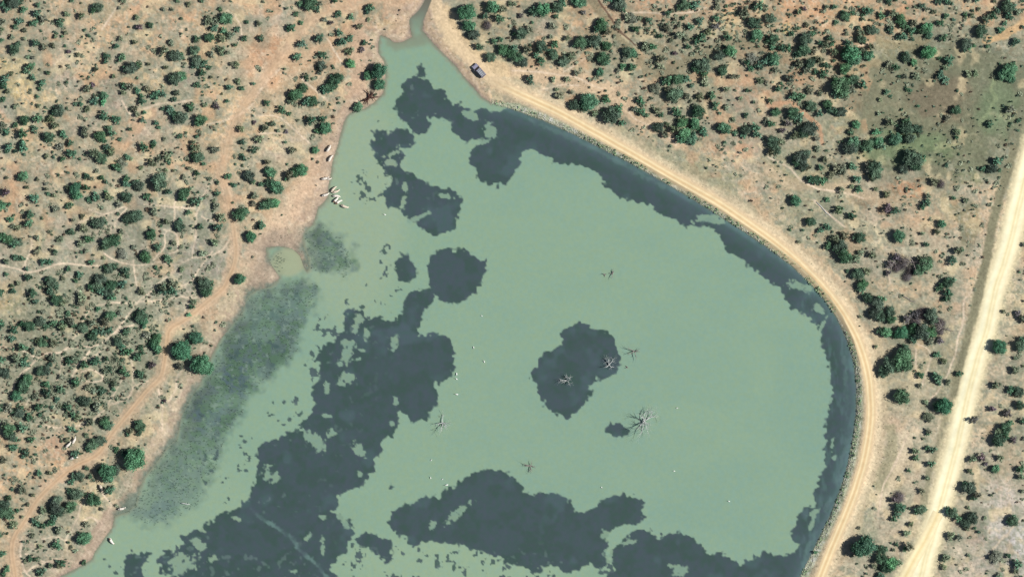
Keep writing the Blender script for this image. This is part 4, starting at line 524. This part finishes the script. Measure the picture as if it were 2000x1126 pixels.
for k, base in LEAFC.items():
    CROWN[k] = []
    for j in range(4 if k == '' else 3):
        if k == 'p': v, f, c = twig_geo(900+j, 1500, base, .020, .38)
        elif k == 't': v, f, c = crown_geo(500+j, 3000, 22, .055, .60, base=base)
        elif k == 'g': v, f, c = crown_geo(300+j, 900, 11, .075, .66, base=base, hollow=.15)
        else: v, f, c = crown_geo(100+j+(50 if k == 'b' else 0), 1500, 13, .07, .60, base=base)
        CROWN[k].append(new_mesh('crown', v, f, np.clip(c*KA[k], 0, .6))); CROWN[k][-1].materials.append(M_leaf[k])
def trunk_mesh(seed, stems):
    r = random.Random(seed); ps = []
    for s in range(stems):
        a = r.uniform(0, 6.28); rr = 0.0 if stems == 1 else .05
        p0 = (rr*math.cos(a), rr*math.sin(a), -.08); p1 = (2*rr*math.cos(a)+.02, 2*rr*math.sin(a), .22)
        ps.append(tube([p0, p1], [.06 if stems == 1 else .035, .045 if stems == 1 else .025]))
        for q in range(3 if stems == 1 else 1):
            b = a+q*2.1+r.uniform(-.4, .4); ps.append(tube([p1, (p1[0]+.18*math.cos(b), p1[1]+.18*math.sin(b), .38), (p1[0]+.42*math.cos(b), p1[1]+.42*math.sin(b), .6)], [.032, .024, .008]))
    return poly_mesh('trunk', *join(ps))
TRUNK = [trunk_mesh(1, 1), trunk_mesh(2, 1), trunk_mesh(3, 4), trunk_mesh(4, 5)]
for m in TRUNK: m.materials.append(M_bark)

# ------------------------------------------------------------------ trees and bushes one by one
ALL = []
for (ox, oy, s), txt in SH.items():
    for q in txt.split(';'):
        a = q.split(); k = a[2][-1] if a[2][-1].isalpha() else ''; ALL.append((ox+float(a[0])/s, oy+float(a[1])/s, float(a[2].rstrip('bgtp'))/s, k))
ALL = [a for a in ALL if lakeF(a[0], a[1]) > -14]
ALL.sort(key=lambda a: -a[2]*(1.25 if a[3] in 'tb' and a[3] else 1.0)*(1 if 0 < a[0] < 2000 and 0 < a[1] < 1126 else .3))
NAMED = ALL[:298]; REST = ALL[298:]
MARKS = [((935,138),'parked vehicle'),((738,150),'bank tree cluster'),((657,388),'drinking cattle'),((385,690),'twin bank trees'),((255,895),'lakeside tree pair'),((1750,690),'tall dark grove'),((1770,525),'leafless grey bush'),((1147,200),'round roadside tree'),((558,508),'muddy pool'),((1683,1065),'big damside tree'),((1762,775),'lone round tree'),((370,165),'dense thicket'),((100,570),'yellow sand patch'),((250,470),'pale sand patch'),((1920,200),'green grassy hollow'),((1180,60),'dry gully'),((1900,600),'pale gravel road'),((1640,165),'big dark trees'),((1900,60),'red soil'),((30,160),'yellow sand'),((450,330),'track bend'),((130,700),'dense scrub'),((40,1050),'track junction'),((320,640),'track widening'),((565,80),'upper dirt track'),((835,30),'creek mouth'),((1350,260),'bush clump'),((1960,1040),'pale grey soil'),((1860,860),'gravel road'),((1450,320),'dam bend'),((60,420),'left edge'),((1560,80),'orange soil')]
def where_words(x, y, me_r):
    (mx, my), n = min(MARKS, key=lambda m: math.hypot(m[0][0]-x, m[0][1]-y)); dx, dy = x-mx, y-my
    if math.hypot(dx, dy) < 22+me_r: return 'at the '+n
    a = math.degrees(math.atan2(-dy, dx)) % 360
    return ['right of the', 'up right of the', 'above the', 'up left of the', 'left of the', 'down left of the', 'below the', 'down right of the'][int(((a+22.5) % 360)//45)]+' '+n
SPECIAL = {(738,140):'broad green tree leaning over the water at the west bank',(741,165):'lower rounded crown of the tree clump on the west bank',(719,147):'small crown on the land side of the bank tree clump',(1150,200):'big round green tree just above the dam road',(1195,225):'dark lumpy tree right of the round tree above the dam road',(357,684):'big dark tree beside the left dirt track, upper of a pair',(395,709):'large green tree at the marsh edge, lower of a pair',(265,895):'largest round bright tree at the lower left shore',(211,920):'wide green tree between dirt track and lower left shore',(1684,1065):'largest round tree beside the lower dam road',(1760,704):'tall dark tree, biggest of the grove near the dam road',(1740,714):'shaded dark crown left in the grove near the dam road',(1760,774):'lone round dark tree between dam road and gravel road',(1842,791):'round green tree touching the left side of the gravel road',(412,376):'x',(925,27):'tall pale green tree at the track above the parked vehicle',(1812,104):'round dark tree alone on brown soil at upper right',(1640,173):'large dark tree with heavy shadow in the upper right scrub',(590,337):'round green tree near the shore above the drinking cattle',(166,1050):'x',(1968,142):'leafy tree at the top of the green hollow',(1950,676):'round tree on pale sand right of the gravel road',(1754,460):'bright tree on pale sand right of the dam bend',(166,1050):'round bright tree near the lower left track junction and shore',(1780,517):'x'}
SPECIAL = {k: v for k, v in SPECIAL.items() if v != 'x'}
used = set(); taken = set()
TWOB = []
for i, (x, y, r, k) in enumerate(NAMED):
    big = r*S; tree = (k == 't' or r > 15.5) and k != 'p'
    if not (0 <= x <= 2000 and 0 <= y <= 1126): x = min(max(x, 1), 1999); y = min(max(y, 1), 1125)
    sp = None
    for q, lab in SPECIAL.items():
        if q not in taken and math.hypot(q[0]-x, q[1]-y) < 5.5: sp = lab; taken.add(q); break
    if sp is None:
        size = 'large' if r > 14.5 else 'mid-sized' if r > 11 else 'small'
        tone = {'': 'dark green', 'b': 'fresh green', 't': 'rounded', 'g': 'grey green', 'p': 'leafless purple grey'}[k]
        kind = 'tree' if tree else 'bush'
        sp = f'{size} {tone} {kind} {where_words(x, y, r)}, {x/20:.0f}% across {y/11.26:.0f}% down'
        if len(sp.split()) > 16: sp = sp.replace(size+' ', '', 1)
        if sp in used: sp = f'{size} {tone} {kind} {where_words(x, y, r)}, {x/20:.1f}% across {y/11.26:.1f}% down'
    used.add(sp)
    z = max(gz(x, y), 0.0)
    rz = rng.uniform(0, 6.28); hf = {'': 1.35, 'b': 1.35, 't': 1.42, 'g': .8, 'p': .9}[k]
    X0 = W(x, y, z)
    e = bpy.data.objects.new('tree' if tree else 'bush', None); COL.objects.link(e); e.location = X0
    e.rotation_euler = (0, 0, rz); e.scale = (big*rng.uniform(1.05, 1.22), big*rng.uniform(1.05, 1.22), big*hf); e.empty_display_size = .3
    e['label'] = sp; e['category'] = 'tree' if tree else 'bush'; e['group'] = 'trees standing round the reservoir' if tree else 'bushes of the dry scrub round the reservoir'
    tk = bpy.data.objects.new('trunk', TRUNK[(i % 2) if tree else 2+(i % 2)]); COL.objects.link(tk); tk.parent = e
    cr = bpy.data.objects.new('crown', CROWN[k][i % len(CROWN[k])]); COL.objects.link(cr); cr.parent = e

# ------------------------------------------------------------------ the rest of the scrub as one cover
def scatter_merge(protos, xs, ys, zs, rs, hs, tint):
    Vs = []; Fs = []; Cs = []; nv = 0
    pick = rng.integers(0, len(protos), len(xs)); rot = rng.uniform(0, 6.28, len(xs))
    for j, (v, f, c) in enumerate(protos):
        m = np.where(pick == j)[0]
        if len(m) == 0: continue
        cs, sn = np.cos(rot[m])[:, None], np.sin(rot[m])[:, None]
        px = (v[None, :, 0]*cs-v[None, :, 1]*sn)*rs[m][:, None]+((xs[m]-1000)*S)[:, None]; py = (v[None, :, 0]*sn+v[None, :, 1]*cs)*rs[m][:, None]+((563-ys[m])*S)[:, None]
        pz = v[None, :, 2]*(rs[m]*hs[m])[:, None]+zs[m][:, None]
        Vs.append(np.stack([px, py, pz], -1).reshape(-1, 3)); n = len(v)
        Fs.append((f[None]+(np.arange(len(m))*n)[:, None, None]).reshape(-1, f.shape[1])+nv); nv += n*len(m)
        Cs.append((c[None]*tint[m][:, None, :]).reshape(-1, 3))
    return np.concatenate(Vs), np.concatenate(Fs), np.clip(np.concatenate(Cs), 0, .8)
def proto_small(seed, n, leaf, lumps=5):
    v, f, c = crown_geo(seed, n, lumps, leaf, .5, base=(255, 255, 255)); return v, f, c
PS = [proto_small(700+j, 170, .15) for j in range(5)]
PT = [proto_small(750+j, 36, .3, 2) for j in range(4)]
def tintof(k): return np.array(lin(LEAFC[k]))*KA[k]
rx = np.array([a[0] for a in REST]); ry = np.array([a[1] for a in REST]); rr = np.array([a[2]*S for a in REST])*1.38
tn = np.array([tintof('g')*.78 if (a[3] == '' and rng.uniform() < .28) else tintof(a[3]) for a in REST])*rng.uniform(.62, 1.3, (len(REST), 1))*rng.uniform(.92, 1.1, (len(REST), 3))
V, Fc, Cc = scatter_merge(PS, rx, ry, np.maximum(height(rx, ry), 0), rr, rng.uniform(.95, 1.4, len(rx)), tn)
link('scrub_bushes', new_mesh('scrub_bushes', V, Fc, Cc), M_shrub, kind='stuff', label='smaller dark green bushes of the dry scrub between the larger ones', category='bushes')
# tiny shrubs
N = 54000
xs = rng.uniform(-110, 2110, N); ys = rng.uniform(-110, 1236, N)
dens = .07+.14*sst(-.15, .25, fbm(xs, ys, 70, 401, 3))
for x, y, a, b, k in ((150,730,190,160,.48),(80,130,160,140,.05),(1330,150,260,170,.13),(1650,60,280,120,.12),(1900,220,200,160,.05),(340,480,110,110,.0),(60,950,120,150,.06),(200,600,160,90,.22),(330,500,100,90,.1),(1450,40,200,60,.1),(1300,100,250,100,.08)):
    dens = dens+k*(1-sst(.3, 1.2, ((xs-x)/a)**2+((ys-y)/b)**2))
for x, y, a, b, k in ((560,400,80,200,.85),(1900,880,200,300,.75),(1750,800,120,400,.6),(500,150,90,130,.5),(1150,170,120,50,.6),(300,880,60,120,.7),(1650,430,100,120,.5),(850,60,90,80,1.)):
    dens = dens*(1-k*(1-sst(.5, 1.3, ((xs-x)/a)**2+((ys-y)/b)**2)))
dens = dens*(.35+1.7*sst(-.12, .18, fbm(xs, ys, 34, 407, 3)))
ok = (rng.uniform(0, 1, N) < dens) & (lakeF(xs, ys) > 9) & (damF(xs, ys) > 38) & (gravF(xs, ys) > 34) & (grav2F(xs, ys) > 24) & (trackF(xs, ys) > 13) & (mudF(xs, ys) > 6) & (marshF(xs, ys) > 10)
xs, ys = xs[ok], ys[ok]; n = len(xs); pc = rng.choice(5, n, p=[.26, .18, .11, .14, .31]); wide = (pc == 4)*1.0; rs = rng.uniform(1.7, 5.0, n)*S*(1+.8*wide)
pal = np.array([lin((82, 110, 88)), lin((112, 124, 108)), lin((116, 102, 88)), lin((98, 122, 104)), lin((134, 142, 120))]); tn = pal[pc]*rng.uniform(.8, 1.2, (n, 1))
V, Fc, Cc = scatter_merge(PT, xs, ys, height(xs, ys), rs, rng.uniform(.8, 1.3, n)*(1-.6*wide), tn)
link('low_shrubs', new_mesh('low_shrubs', V, Fc, Cc), M_shrub, kind='stuff', label='scattered knee high shrubs covering the sandy scrubland', category='shrubs')
print('named', len(NAMED), 'rest', len(REST), 'tiny', n)

# grass: splayed blades
def tuft_proto(seed, nb, lean=.8):
    r = np.random.default_rng(seed); a = r.uniform(0, 6.28, nb); d = np.stack([np.cos(a), np.sin(a), 0*a], 1); s = np.stack([-np.sin(a), np.cos(a), 0*a], 1)
    b = d*.12; tip = d*r.uniform(.5, 1.0, nb)[:, None]*lean+np.array([0, 0, 1])*r.uniform(.7, 1.2, nb)[:, None]
    v = np.stack([b-s*.09, b+s*.09, tip], 1).reshape(-1, 3); return v, np.arange(nb*3).reshape(-1, 3), np.repeat(r.uniform(.7, 1.3, nb), 3)[:, None]*np.ones((1, 3))
TP = [tuft_proto(810+j, 7) for j in range(4)]
N = 60000; xs = rng.uniform(-80, 2080, N); ys = rng.uniform(-80, 1206, N)
den = .10+.45*sst(-.1, .2, fbm(xs, ys, 40, 431, 3))
ok = (rng.uniform(0, 1, N) < den) & (lakeF(xs, ys) > 5) & (damF(xs, ys) > 12) & (gravF(xs, ys) > 24) & (grav2F(xs, ys) > 18) & (trackF(xs, ys) > 10)
xs, ys = xs[ok], ys[ok]; n = len(xs)
pal = np.array([lin((168, 166, 138)), lin((150, 154, 126)), lin((190, 178, 140)), lin((128, 140, 112))]); tn = pal[rng.integers(0, 4, n)]*F_ALB*1.15
V, Fc, Cc = scatter_merge(TP, xs, ys, height(xs, ys), rng.uniform(.22, .42, n), rng.uniform(.7, 1.2, n), tn)
link('dry_grass', new_mesh('dry_grass', V, Fc, Cc), M_blade, kind='stuff', label='dry grass tufts sprinkled over the sandy soil', category='grass')
N = 30000; xs = rng.uniform(200, 720, N); ys = rng.uniform(420, 1060, N)
mv = marshF(xs, ys)+22*fbm(xs, ys, 22, 207, 3)
ok = (mv < -2) & (rng.uniform(0, 1, N) < .36); xs, ys = xs[ok], ys[ok]; n = len(xs)
pal = np.array([lin((92, 120, 98)), lin((106, 128, 116)), lin((122, 140, 124)), lin((92, 108, 110))]); tn = pal[rng.integers(0, 4, n)]*1.0
V, Fc, Cc = scatter_merge(TP, xs, ys, np.maximum(height(xs, ys), -.02), rng.uniform(.25, .5, n), rng.uniform(.8, 1.4, n), tn)
link('marsh_grass', new_mesh('marsh_grass', V, Fc, Cc), M_blade, kind='stuff', label='dark marsh grass standing in the shallow western water', category='marsh grass')
# stones and green tufts on the lake face of the dam
dl = [p for p in LAKE if p[0] >= 955 and p[1] > 195 and p[1] < 1200][0:40]; L = smooth_line(dl, 1.2)
T = np.gradient(L, axis=0); T /= np.hypot(T[:, 0], T[:, 1])[:, None]
n = 3000; ii = rng.integers(0, len(L), n); o = rng.uniform(-.5, 1, n)**1*10; o = np.abs(o)*np.sign(o+1.2)
xs = L[ii, 0]+T[ii, 1]*o+rng.uniform(-1, 1, n); ys = L[ii, 1]-T[ii, 0]*o+rng.uniform(-1, 1, n)
ok = (lakeF(xs, ys) > -.8) & (damF(xs, ys) > 13); xs, ys = xs[ok], ys[ok]; n = len(xs)
rk = []
for j in range(4):
    v, f = ICO1; v = v*(1+.22*np.random.default_rng(j).standard_normal((len(v), 1)))*np.array([1, .8, .6]); rk.append((v, f, np.ones((len(v), 3))))
pal = np.array([lin((206, 206, 196)), lin((170, 168, 156)), lin((176, 176, 160)), lin((206, 200, 182))]); tn = pal[rng.integers(0, 4, n)]*F_ALB
V, Fc, Cc = scatter_merge(rk, xs, ys, height(xs, ys)+.04, rng.uniform(.10, .24, n), rng.uniform(.35, .6, n), tn)
link('dam_stones', new_mesh('dam_stones', V, Fc, Cc), M_stone, kind='stuff', label='pale stones lining the lake face of the curved dam wall', category='stones')
n = 1500; ii = rng.integers(0, len(L), n); o = rng.uniform(-.5, 9, n)
xs = L[ii, 0]+T[ii, 1]*o; ys = L[ii, 1]-T[ii, 0]*o; ok = (lakeF(xs, ys) > -1.5) & (fbm(xs, ys, 26, 461, 2) > -.12); xs, ys = xs[ok], ys[ok]; n = len(xs)
tn = np.array([lin((150, 182, 146)), lin((176, 190, 154)), lin((120, 150, 118))])[rng.integers(0, 3, n)]*1.1
V, Fc, Cc = scatter_merge(TP+PT[:1], xs, ys, np.maximum(height(xs, ys), 0), rng.uniform(.25, .55, n), rng.uniform(.8, 1.3, n), tn)
link('bank_weeds', new_mesh('bank_weeds', V, Fc, Cc), M_shrub, kind='stuff', label='green weeds growing between the stones of the dam wall', category='weeds')

# ------------------------------------------------------------------ bleached drowned trees
def limb_geo(r, p, d, ln, rad, depth, parts):
    P = [np.array(p)]; R = [rad]; dd = np.array(d, float)
    for s in range(4):
        dd = unit((dd+.28*r.standard_normal(3))[None])[0]; dd[2] = max(dd[2], -.1); P.append(P[-1]+dd*ln/4); R.append(rad*(1-.2*(s+1)))
        if depth > 0 and s >= 1:
            for q in range(2 if depth > 1 else 1):
                e = unit((dd+.85*r.standard_normal(3))[None])[0]; limb_geo(r, P[-1], e, ln*.5, R[-1]*.6, depth-1, parts)
    parts.append(tube(P, R, 5))
def dead_tree(px, py, rad, n, label, m=M_dead, hh=.75, zb=0.0, seed=0, name='dead_tree', group='drowned dead trees in the reservoir', depth=2, th=1.0):
    r = np.random.default_rng(seed); e = bpy.data.objects.new(name, None); COL.objects.link(e); e.location = W(px, py, zb)
    e['label'] = label; e['category'] = 'dead tree'
    if group: e['group'] = group
    tr = tube([(0, 0, -.9), (0.03, 0, .3), (.05, .06, rad*.28)], [.28, .22, .16], 7); link('trunk', poly_mesh('trunk', *tr), m, e)
    for k in range(n):
        a = 6.283*k/n+r.uniform(-.7, .7); parts = []
        limb_geo(r, (.04, .03, rad*r.uniform(.05, .26)), (math.cos(a), math.sin(a), hh*r.uniform(.3, .8)), rad*r.uniform(.6, 1.15), .16*th, depth, parts)
        link('branch', poly_mesh('branch', *join(parts)), m, e)
dead_tree(1258,822,5.0,12,'largest bleached dead tree, widely branched, right of the small dark patch', seed=11)
dead_tree(864,825,3.3,6,'bleached dead tree just right of the big dark water patch', seed=12)
dead_tree(1108,743,3.0,6,'pale dead tree standing inside the central dark water patch', seed=13)
dead_tree(1189,712,2.8,5,'dead tree at the right rim of the central dark patch', seed=14)
dead_tree(1240,686,2.9,5,'dark forked dead tree right of the central dark patch', seed=15, m=M_deaddk, depth=1)
dead_tree(1036,909,2.5,6,'small dead tree above the bottom dark water', seed=16, m=M_deaddk, depth=1)
dead_tree(1196,534,1.7,4,'twiggy dead snag breaking the open pale water, right of two', seed=17, m=M_deaddk, depth=1)
dead_tree(1181,536,1.2,3,'tiny thin dead snag in the open pale water, left of two', seed=18, m=M_deaddk, depth=1)
dead_tree(1225,717,.8,3,'tiny dark snag stub below the forked dead tree', seed=19, m=M_deaddk, depth=0)
dead_tree(721,190,3.3,6,'fallen dead tree, coloured dark as cast shadow, sprawling below the west bank tree', seed=24, m=mat('shadow_dark_wood', base=(.075, .035, .028), rough=.9), th=2.4, hh=.3, depth=2, zb=gz(722,192), name='fallen_tree', group=None)  # reddish wood; dark colour and thick limbs imitate a bare tree's cast shadow
dead_tree(1782,512,5.2,7,'bare grey branches spreading out of the leafless bush clump', seed=22, m=M_deaddk, zb=gz(1782,512), name='dead_tree', group=None)
dead_tree(1838,640,4.6,6,'bare grey tree behind the tall dark grove', seed=23, m=M_deaddk, zb=gz(1838,640), name='dead_tree', group=None)
def log(px, py, ln, ang, label, m, rad=.16, z=None):
    r = np.random.default_rng(int(px)); P = [(-ln/2, 0, .1), (-ln/5, .12, .18), (ln/6, -.08, .2), (ln/2, .1, .12)]; parts = [tube(P, [rad, rad*.9, rad*.7, rad*.35], 8)]
    e = link('fallen_log', poly_mesh('fallen_log', *join(parts)), m, None, label=label, category='log')
    e.location = W(px, py, gz(px, py) if z is None else z); e.rotation_euler = (0, 0, math.radians(ang))
    for k in range(3):
        parts = []; limb_geo(r, (ln*(.05+.12*k), 0, .2), (.6, (-1)**k*.9, .25), ln*.22, rad*.45, 1, parts); link('branch', poly_mesh('branch', *join(parts)), m, e)
log(1608,409,7.0,-46,'long pale fallen log on the grassy ground right of the dam bend', M_dead)
log(1774,584,5.2,-28,'dark fallen log lying on sand above the tall dark grove', M_deaddk)
log(362,983,3.2,-8,'white branch floating at the outer edge of the marsh grass', M_dead, .17, 0.0)

# ------------------------------------------------------------------ animals
def skin_mesh(name, J, E, sub=2):
    me = bpy.data.meshes.new(name+'_rig'); me.from_pydata([j[:3] for j in J], E, []); o = bpy.data.objects.new(name+'_rig', me); COL.objects.link(o)
    md = o.modifiers.new('s', 'SKIN'); md.use_smooth_shade = True; sv = me.skin_vertices[0].data
    for i, j in enumerate(J):
        q = j[3]; sv[i].radius = q if isinstance(q, tuple) else (q, q); sv[i].use_root = (i == 0)
    s2 = o.modifiers.new('d', 'SUBSURF'); s2.levels = sub; s2.render_levels = sub
    dg = bpy.context.evaluated_depsgraph_get(); out = bpy.data.meshes.new_from_object(o.evaluated_get(dg)); out.name = name
    bpy.data.objects.remove(o); bpy.data.meshes.remove(me); return out
def cow_mesh(head_low, turn):
    hd = [(.98, .10*turn, 1.12, .20), (1.28, .22*turn, .80 if head_low else 1.38, .15), (1.50, .34*turn, .34 if head_low else 1.18, .09)]
    J = [(-.10, 0, 1.05, (.36, .40)), (.55, 0, 1.08, (.30, .38)), (-.75, 0, 1.12, (.31, .34))]+hd
    E = [(0, 1), (0, 2), (1, 3), (3, 4), (4, 5)]
    for s in (-1, 1):
        b = len(J); J += [(.50, .20*s, .72, .13), (.52, .20*s, .40, .075), (.50, .20*s, .02, .065)]; E += [(1, b), (b, b+1), (b+1, b+2)]
        b = len(J); J += [(-.72, .22*s, .78, .17), (-.60, .22*s, .56, .11), (-.86, .22*s, .40, .07), (-.80, .22*s, .02, .065)]; E += [(2, b), (b, b+1), (b+1, b+2), (b+2, b+3)]
        b = len(J); z = hd[1][2]; J += [(hd[1][0]-.02, hd[1][1]+.24*s, z+.03, .045)]; E += [(4, b)]
    b = len(J); J += [(-1.06, 0, 1.08, .05), (-1.16, 0, .55, .035)]; E += [(2, b), (b, b+1)]
    return skin_mesh('cow', J, E)
COWM = [cow_mesh(True, 1), cow_mesh(True, -1), cow_mesh(False, 1)]
coats = {'white': mat('white_hide', base=(.68, .63, .56), grain=.08, gscale=3), 'cream': mat('cream_hide', base=(.60, .52, .42), grain=.1, gscale=3),
         'pied': mat('pied_hide', base=(.74, .70, .64), noise_col=((.22, .12, .07), 1.2)), 'brown': mat('brown_hide', base=(.30, .18, .11), grain=.15, gscale=3)}
M_horn = mat('horn', base=(.45, .40, .32), rough=.5)
cowd = {}
def cow(px, py, ang, coat, label, v=0, sc=1.0):
    key = (v, coat)
    if key not in cowd: m = COWM[v].copy(); m.materials.clear(); m.materials.append(coats[coat]); cowd[key] = m
    o = bpy.data.objects.new('cow' if sc > .8 else 'calf', cowd[key]); COL.objects.link(o)
    o.location = W(px, py, max(gz(px, py), -.35)); o.rotation_euler = (0, 0, math.radians(ang)); o.scale = (sc, sc*1.18, sc)
    o['label'] = label; o['category'] = 'cow' if sc > .8 else 'calf'; o['group'] = 'cattle along the western shore'
    if sc > .8:
        t = (1, -1, 1)[v]; z = 1.48 if v == 2 else .93
        for s in (-1, 1):
            V, Fc = tube([(1.24, .22*t+.08*s, z-.02), (1.22, .22*t+.26*s, z+.08), (1.28, .22*t+.30*s, z+.24)], [.035, .026, .008], 6)
            link('horn', poly_mesh('horn', V, Fc), M_horn, o)
cow(634.5,349,8,'white','white cow on the mud left of the waterline, above the herd',2)
cow(643,349.8,10,'white','small white calf right of the white cow at the waterline',0,.62)
cow(635,381,12,'white','white cow standing furthest inland of the drinking herd',0)
cow(650.5,370,52,'cream','slim cream cow at the top of the drinking herd',1)
cow(655.5,374.5,14,'cream','cream cow drinking, upper of the two side by side',0)
cow(656,382.5,2,'white','white cow drinking, lower of the two side by side',1)
cow(655.5,391,38,'pied','brown and white cow just below the two drinking side by side',0)
cow(660.5,394.5,35,'pied','brown and white cow behind the outermost cow',1)
cow(672,403,-25,'cream','big cream cow at the outer lower end of the herd',0,1.05)
cow(642,291.5,50,'white','white cow by the shore, upper of two above the herd',0)
cow(645,310,62,'white','white cow by the shore, lower of two above the herd',1)
cow(146,859.5,58,'white','white cow among bushes left of the track, uppermost of three',2)
cow(134.5,868,40,'white','white cow among bushes left of the track, leftmost of three',0)
cow(144.5,893,20,'white','white cow beside the track, lowest of three',1)
cow(198,951,-65,'cream','cream cow below the wide green tree at the lower left',0)
cow(237.5,992.5,5,'white','white cow on bare ground near the lower left shore',2)
cow(217,1055,-58,'pied','brown and white cow standing in the lower left shallows',0,1.05)

bird_body = skin_mesh('egret', [(0, 0, .16, (.13, .11)), (-.26, 0, .17, .05), (.16, 0, .20, .07), (.24, 0, .40, .035), (.32, 0, .48, .045)], [(0, 1), (0, 2), (2, 3), (3, 4)])
bird_body.materials.append(mat('white_feathers', base=(.8, .8, .78)))
beak = poly_mesh('beak', *tube([(.35, 0, .48), (.50, 0, .46)], [.018, .004], 6)); beak.materials.append(mat('beak_orange', base=(.6, .35, .08), rough=.5))
for px, py, sc, lb in ((891.8,729.8,1.5,'white water bird right of the big dark patch, top of three'),(891.8,739.5,1.2,'white water bird right of the big dark patch, middle of three'),(892.5,769.5,1.4,'white water bird right of the big dark patch, lowest of three'),
    (925,678,1.2,'white water bird upper left on the open pale water'),(945.8,705.8,1.2,'white water bird between the big and the central dark patches'),(941,616.5,.9,'faint white water bird below the round dark patch'),(842,898,1.0,'white water bird below the left dead tree'),
    (841,932.5,1.1,'white water bird above the bottom dark patch, leftmost'),(864,935,1.0,'white water bird above the bottom dark patch, middle'),(873,946,1.5,'bright white water bird nearest the bottom dark patch'),(1175,951,1.1,'white water bird above the lobe of bottom dark water'),
    (1317,919,1.0,'white water bird on open water below the largest dead tree'),(1424,978,1.1,'white water bird far right on the lower open water'),(1322.5,796,1.2,'white water bird right of the largest dead tree'),(752,419,1.2,'white water bird left of the lumpy upper dark patch')):
    o = bpy.data.objects.new('water_bird', bird_body); COL.objects.link(o); o.location = W(px, py, 0.0); o.rotation_euler = (0, 0, rng.uniform(0, 6.28)); o.scale = (sc*1.15,)*3
    o['label'] = lb; o['category'] = 'bird'; o['group'] = 'white water birds resting on the lake'
    bk = bpy.data.objects.new('beak', beak); COL.objects.link(bk); bk.parent = o

# ------------------------------------------------------------------ parked vehicle
M_paint = mat('grey_paint', base=(.26, .25, .33), rough=.35, metal=.3, spec=.5, grain=.04, gscale=2); M_roof = mat('silver_roof', base=(.34, .36, .40), rough=.4, metal=.2, spec=.5)
M_glass = mat('dark_glass', base=(.012, .012, .015), rough=.08, spec=.5); M_tyre = mat('rubber', base=(.02, .02, .02), rough=.9); M_rim = mat('rim_metal', base=(.4, .4, .42), rough=.4, metal=.8)
M_lamp = mat('lamp_glass', base=(.7, .7, .68), rough=.15); M_red = mat('tail_red', base=(.35, .02, .02), rough=.3)
def prism(profile, halfw, taper=None, bevel=.05):
    """side profile (x, z) swept across y; taper(z) scales the half width"""
    import bmesh
    b = bmesh.new(); f = lambda z: halfw*(taper(z) if taper else 1)
    L = [b.verts.new((x, f(z), z)) for x, z in profile]; R = [b.verts.new((x, -f(z), z)) for x, z in profile]
    b.faces.new(L[::-1]); b.faces.new(R); n = len(L)
    for i in range(n): b.faces.new((L[i], L[(i+1) % n], R[(i+1) % n], R[i]))
    bmesh.ops.recalc_face_normals(b, faces=b.faces[:])
    if bevel: bmesh.ops.bevel(b, geom=b.edges[:], offset=bevel, segments=2, profile=.6, affect='EDGES', clamp_overlap=True)
    me = bpy.data.meshes.new('part'); b.to_mesh(me); b.free(); return me
car = bpy.data.objects.new('parked_vehicle', None); COL.objects.link(car); car.location = W(935.5,138.5,gz(935.5,138.5)); car.rotation_euler = (0, 0, math.radians(132))
car['label'] = 'dark grey station wagon with long pale roof parked on sand beside the lake'; car['category'] = 'car'
link('body', prism([(-2.55,.45),(-2.6,.95),(-2.45,1.12),(1.05,1.12),(2.1,1.02),(2.5,.88),(2.55,.45)], .98, None, .07), M_paint, car)
cab = link('cabin', prism([(-2.42,1.06),(-2.25,1.80),(.55,1.80),(1.22,1.06)], .90, lambda z: 1-.10*(z-1.06)/.7, .05), M_paint, car)
link('windscreen', prism([(.66,1.74),(1.27,1.10),(1.24,1.06),(.60,1.70)], .78, None, 0), M_glass, car)
link('rear_window', prism([(-2.30,1.70),(-2.42,1.20),(-2.46,1.20),(-2.34,1.70)], .70, None, 0), M_glass, car)
for s in (-1, 1):
    m = prism([(-2.2,1.22),(-2.12,1.66),(.48,1.66),(.92,1.22)], .03, None, 0); o = link('side_window', m, M_glass, car); o.location = (0, s*.865, 0); o.rotation_euler = (math.radians(7*s), 0, 0); o.location.z = .01 ; o.location.y = s*(.865+.16)
link('roof', prism([(-2.18,1.79),(-2.16,1.87),(.38,1.87),(.45,1.79)], .74, None, .03), M_roof, car)
rack = []
for x in (-1.9, -1.25, -.6, .05): rack.append(tube([(x, -.7, 1.95), (x, .7, 1.95)], [.025, .025], 6))
for s in (-1, 1): rack.append(tube([(-2.05, s*.68, 1.93), (.25, s*.68, 1.93)], [.03, .03], 6))
link('roof_rack', poly_mesh('roof_rack', *join(rack)), M_tyre, car)
link('hood', prism([(1.28,1.10),(1.30,1.15),(2.05,1.07),(2.32,.98),(2.3,.94)], .82, None, .02), mat('hood_paint', base=(.33, .32, .42), rough=.35, metal=.2, spec=.5), car)
link('bumper', prism([(2.5,.42),(2.5,.66),(2.68,.62),(2.68,.46)], .92, None, .03), M_tyre, car)
for x in (-1.6, 1.6):
    for s in (-1, 1):
        wm = poly_mesh('wheel', *tube([(0, -.12, 0), (0, .12, 0)], [.39, .39], 20)); o = link('wheel', wm, M_tyre, car); o.location = (x, s*.90, .39)
        rm = poly_mesh('rim', *tube([(0, .121*s, 0), (0, .145*s, 0)], [.22, .20], 14)); link('rim', rm, M_rim, o)
for s in (-1, 1):
    link('headlight', prism([(2.49,.78),(2.47,.93),(2.56,.90),(2.57,.78)], .16, None, .01), M_lamp, car).location = (0, s*.72, 0)
    link('tail_light', prism([(-2.6,.8),(-2.56,1.08),(-2.63,1.06),(-2.65,.8)], .10, None, .01), M_red, car).location = (0, s*.82, 0)
    link('mirror', prism([(.98,1.14),(.98,1.32),(1.12,1.30),(1.12,1.14)], .12, None, .02), M_paint, car).location = (0, s*1.06, 0)
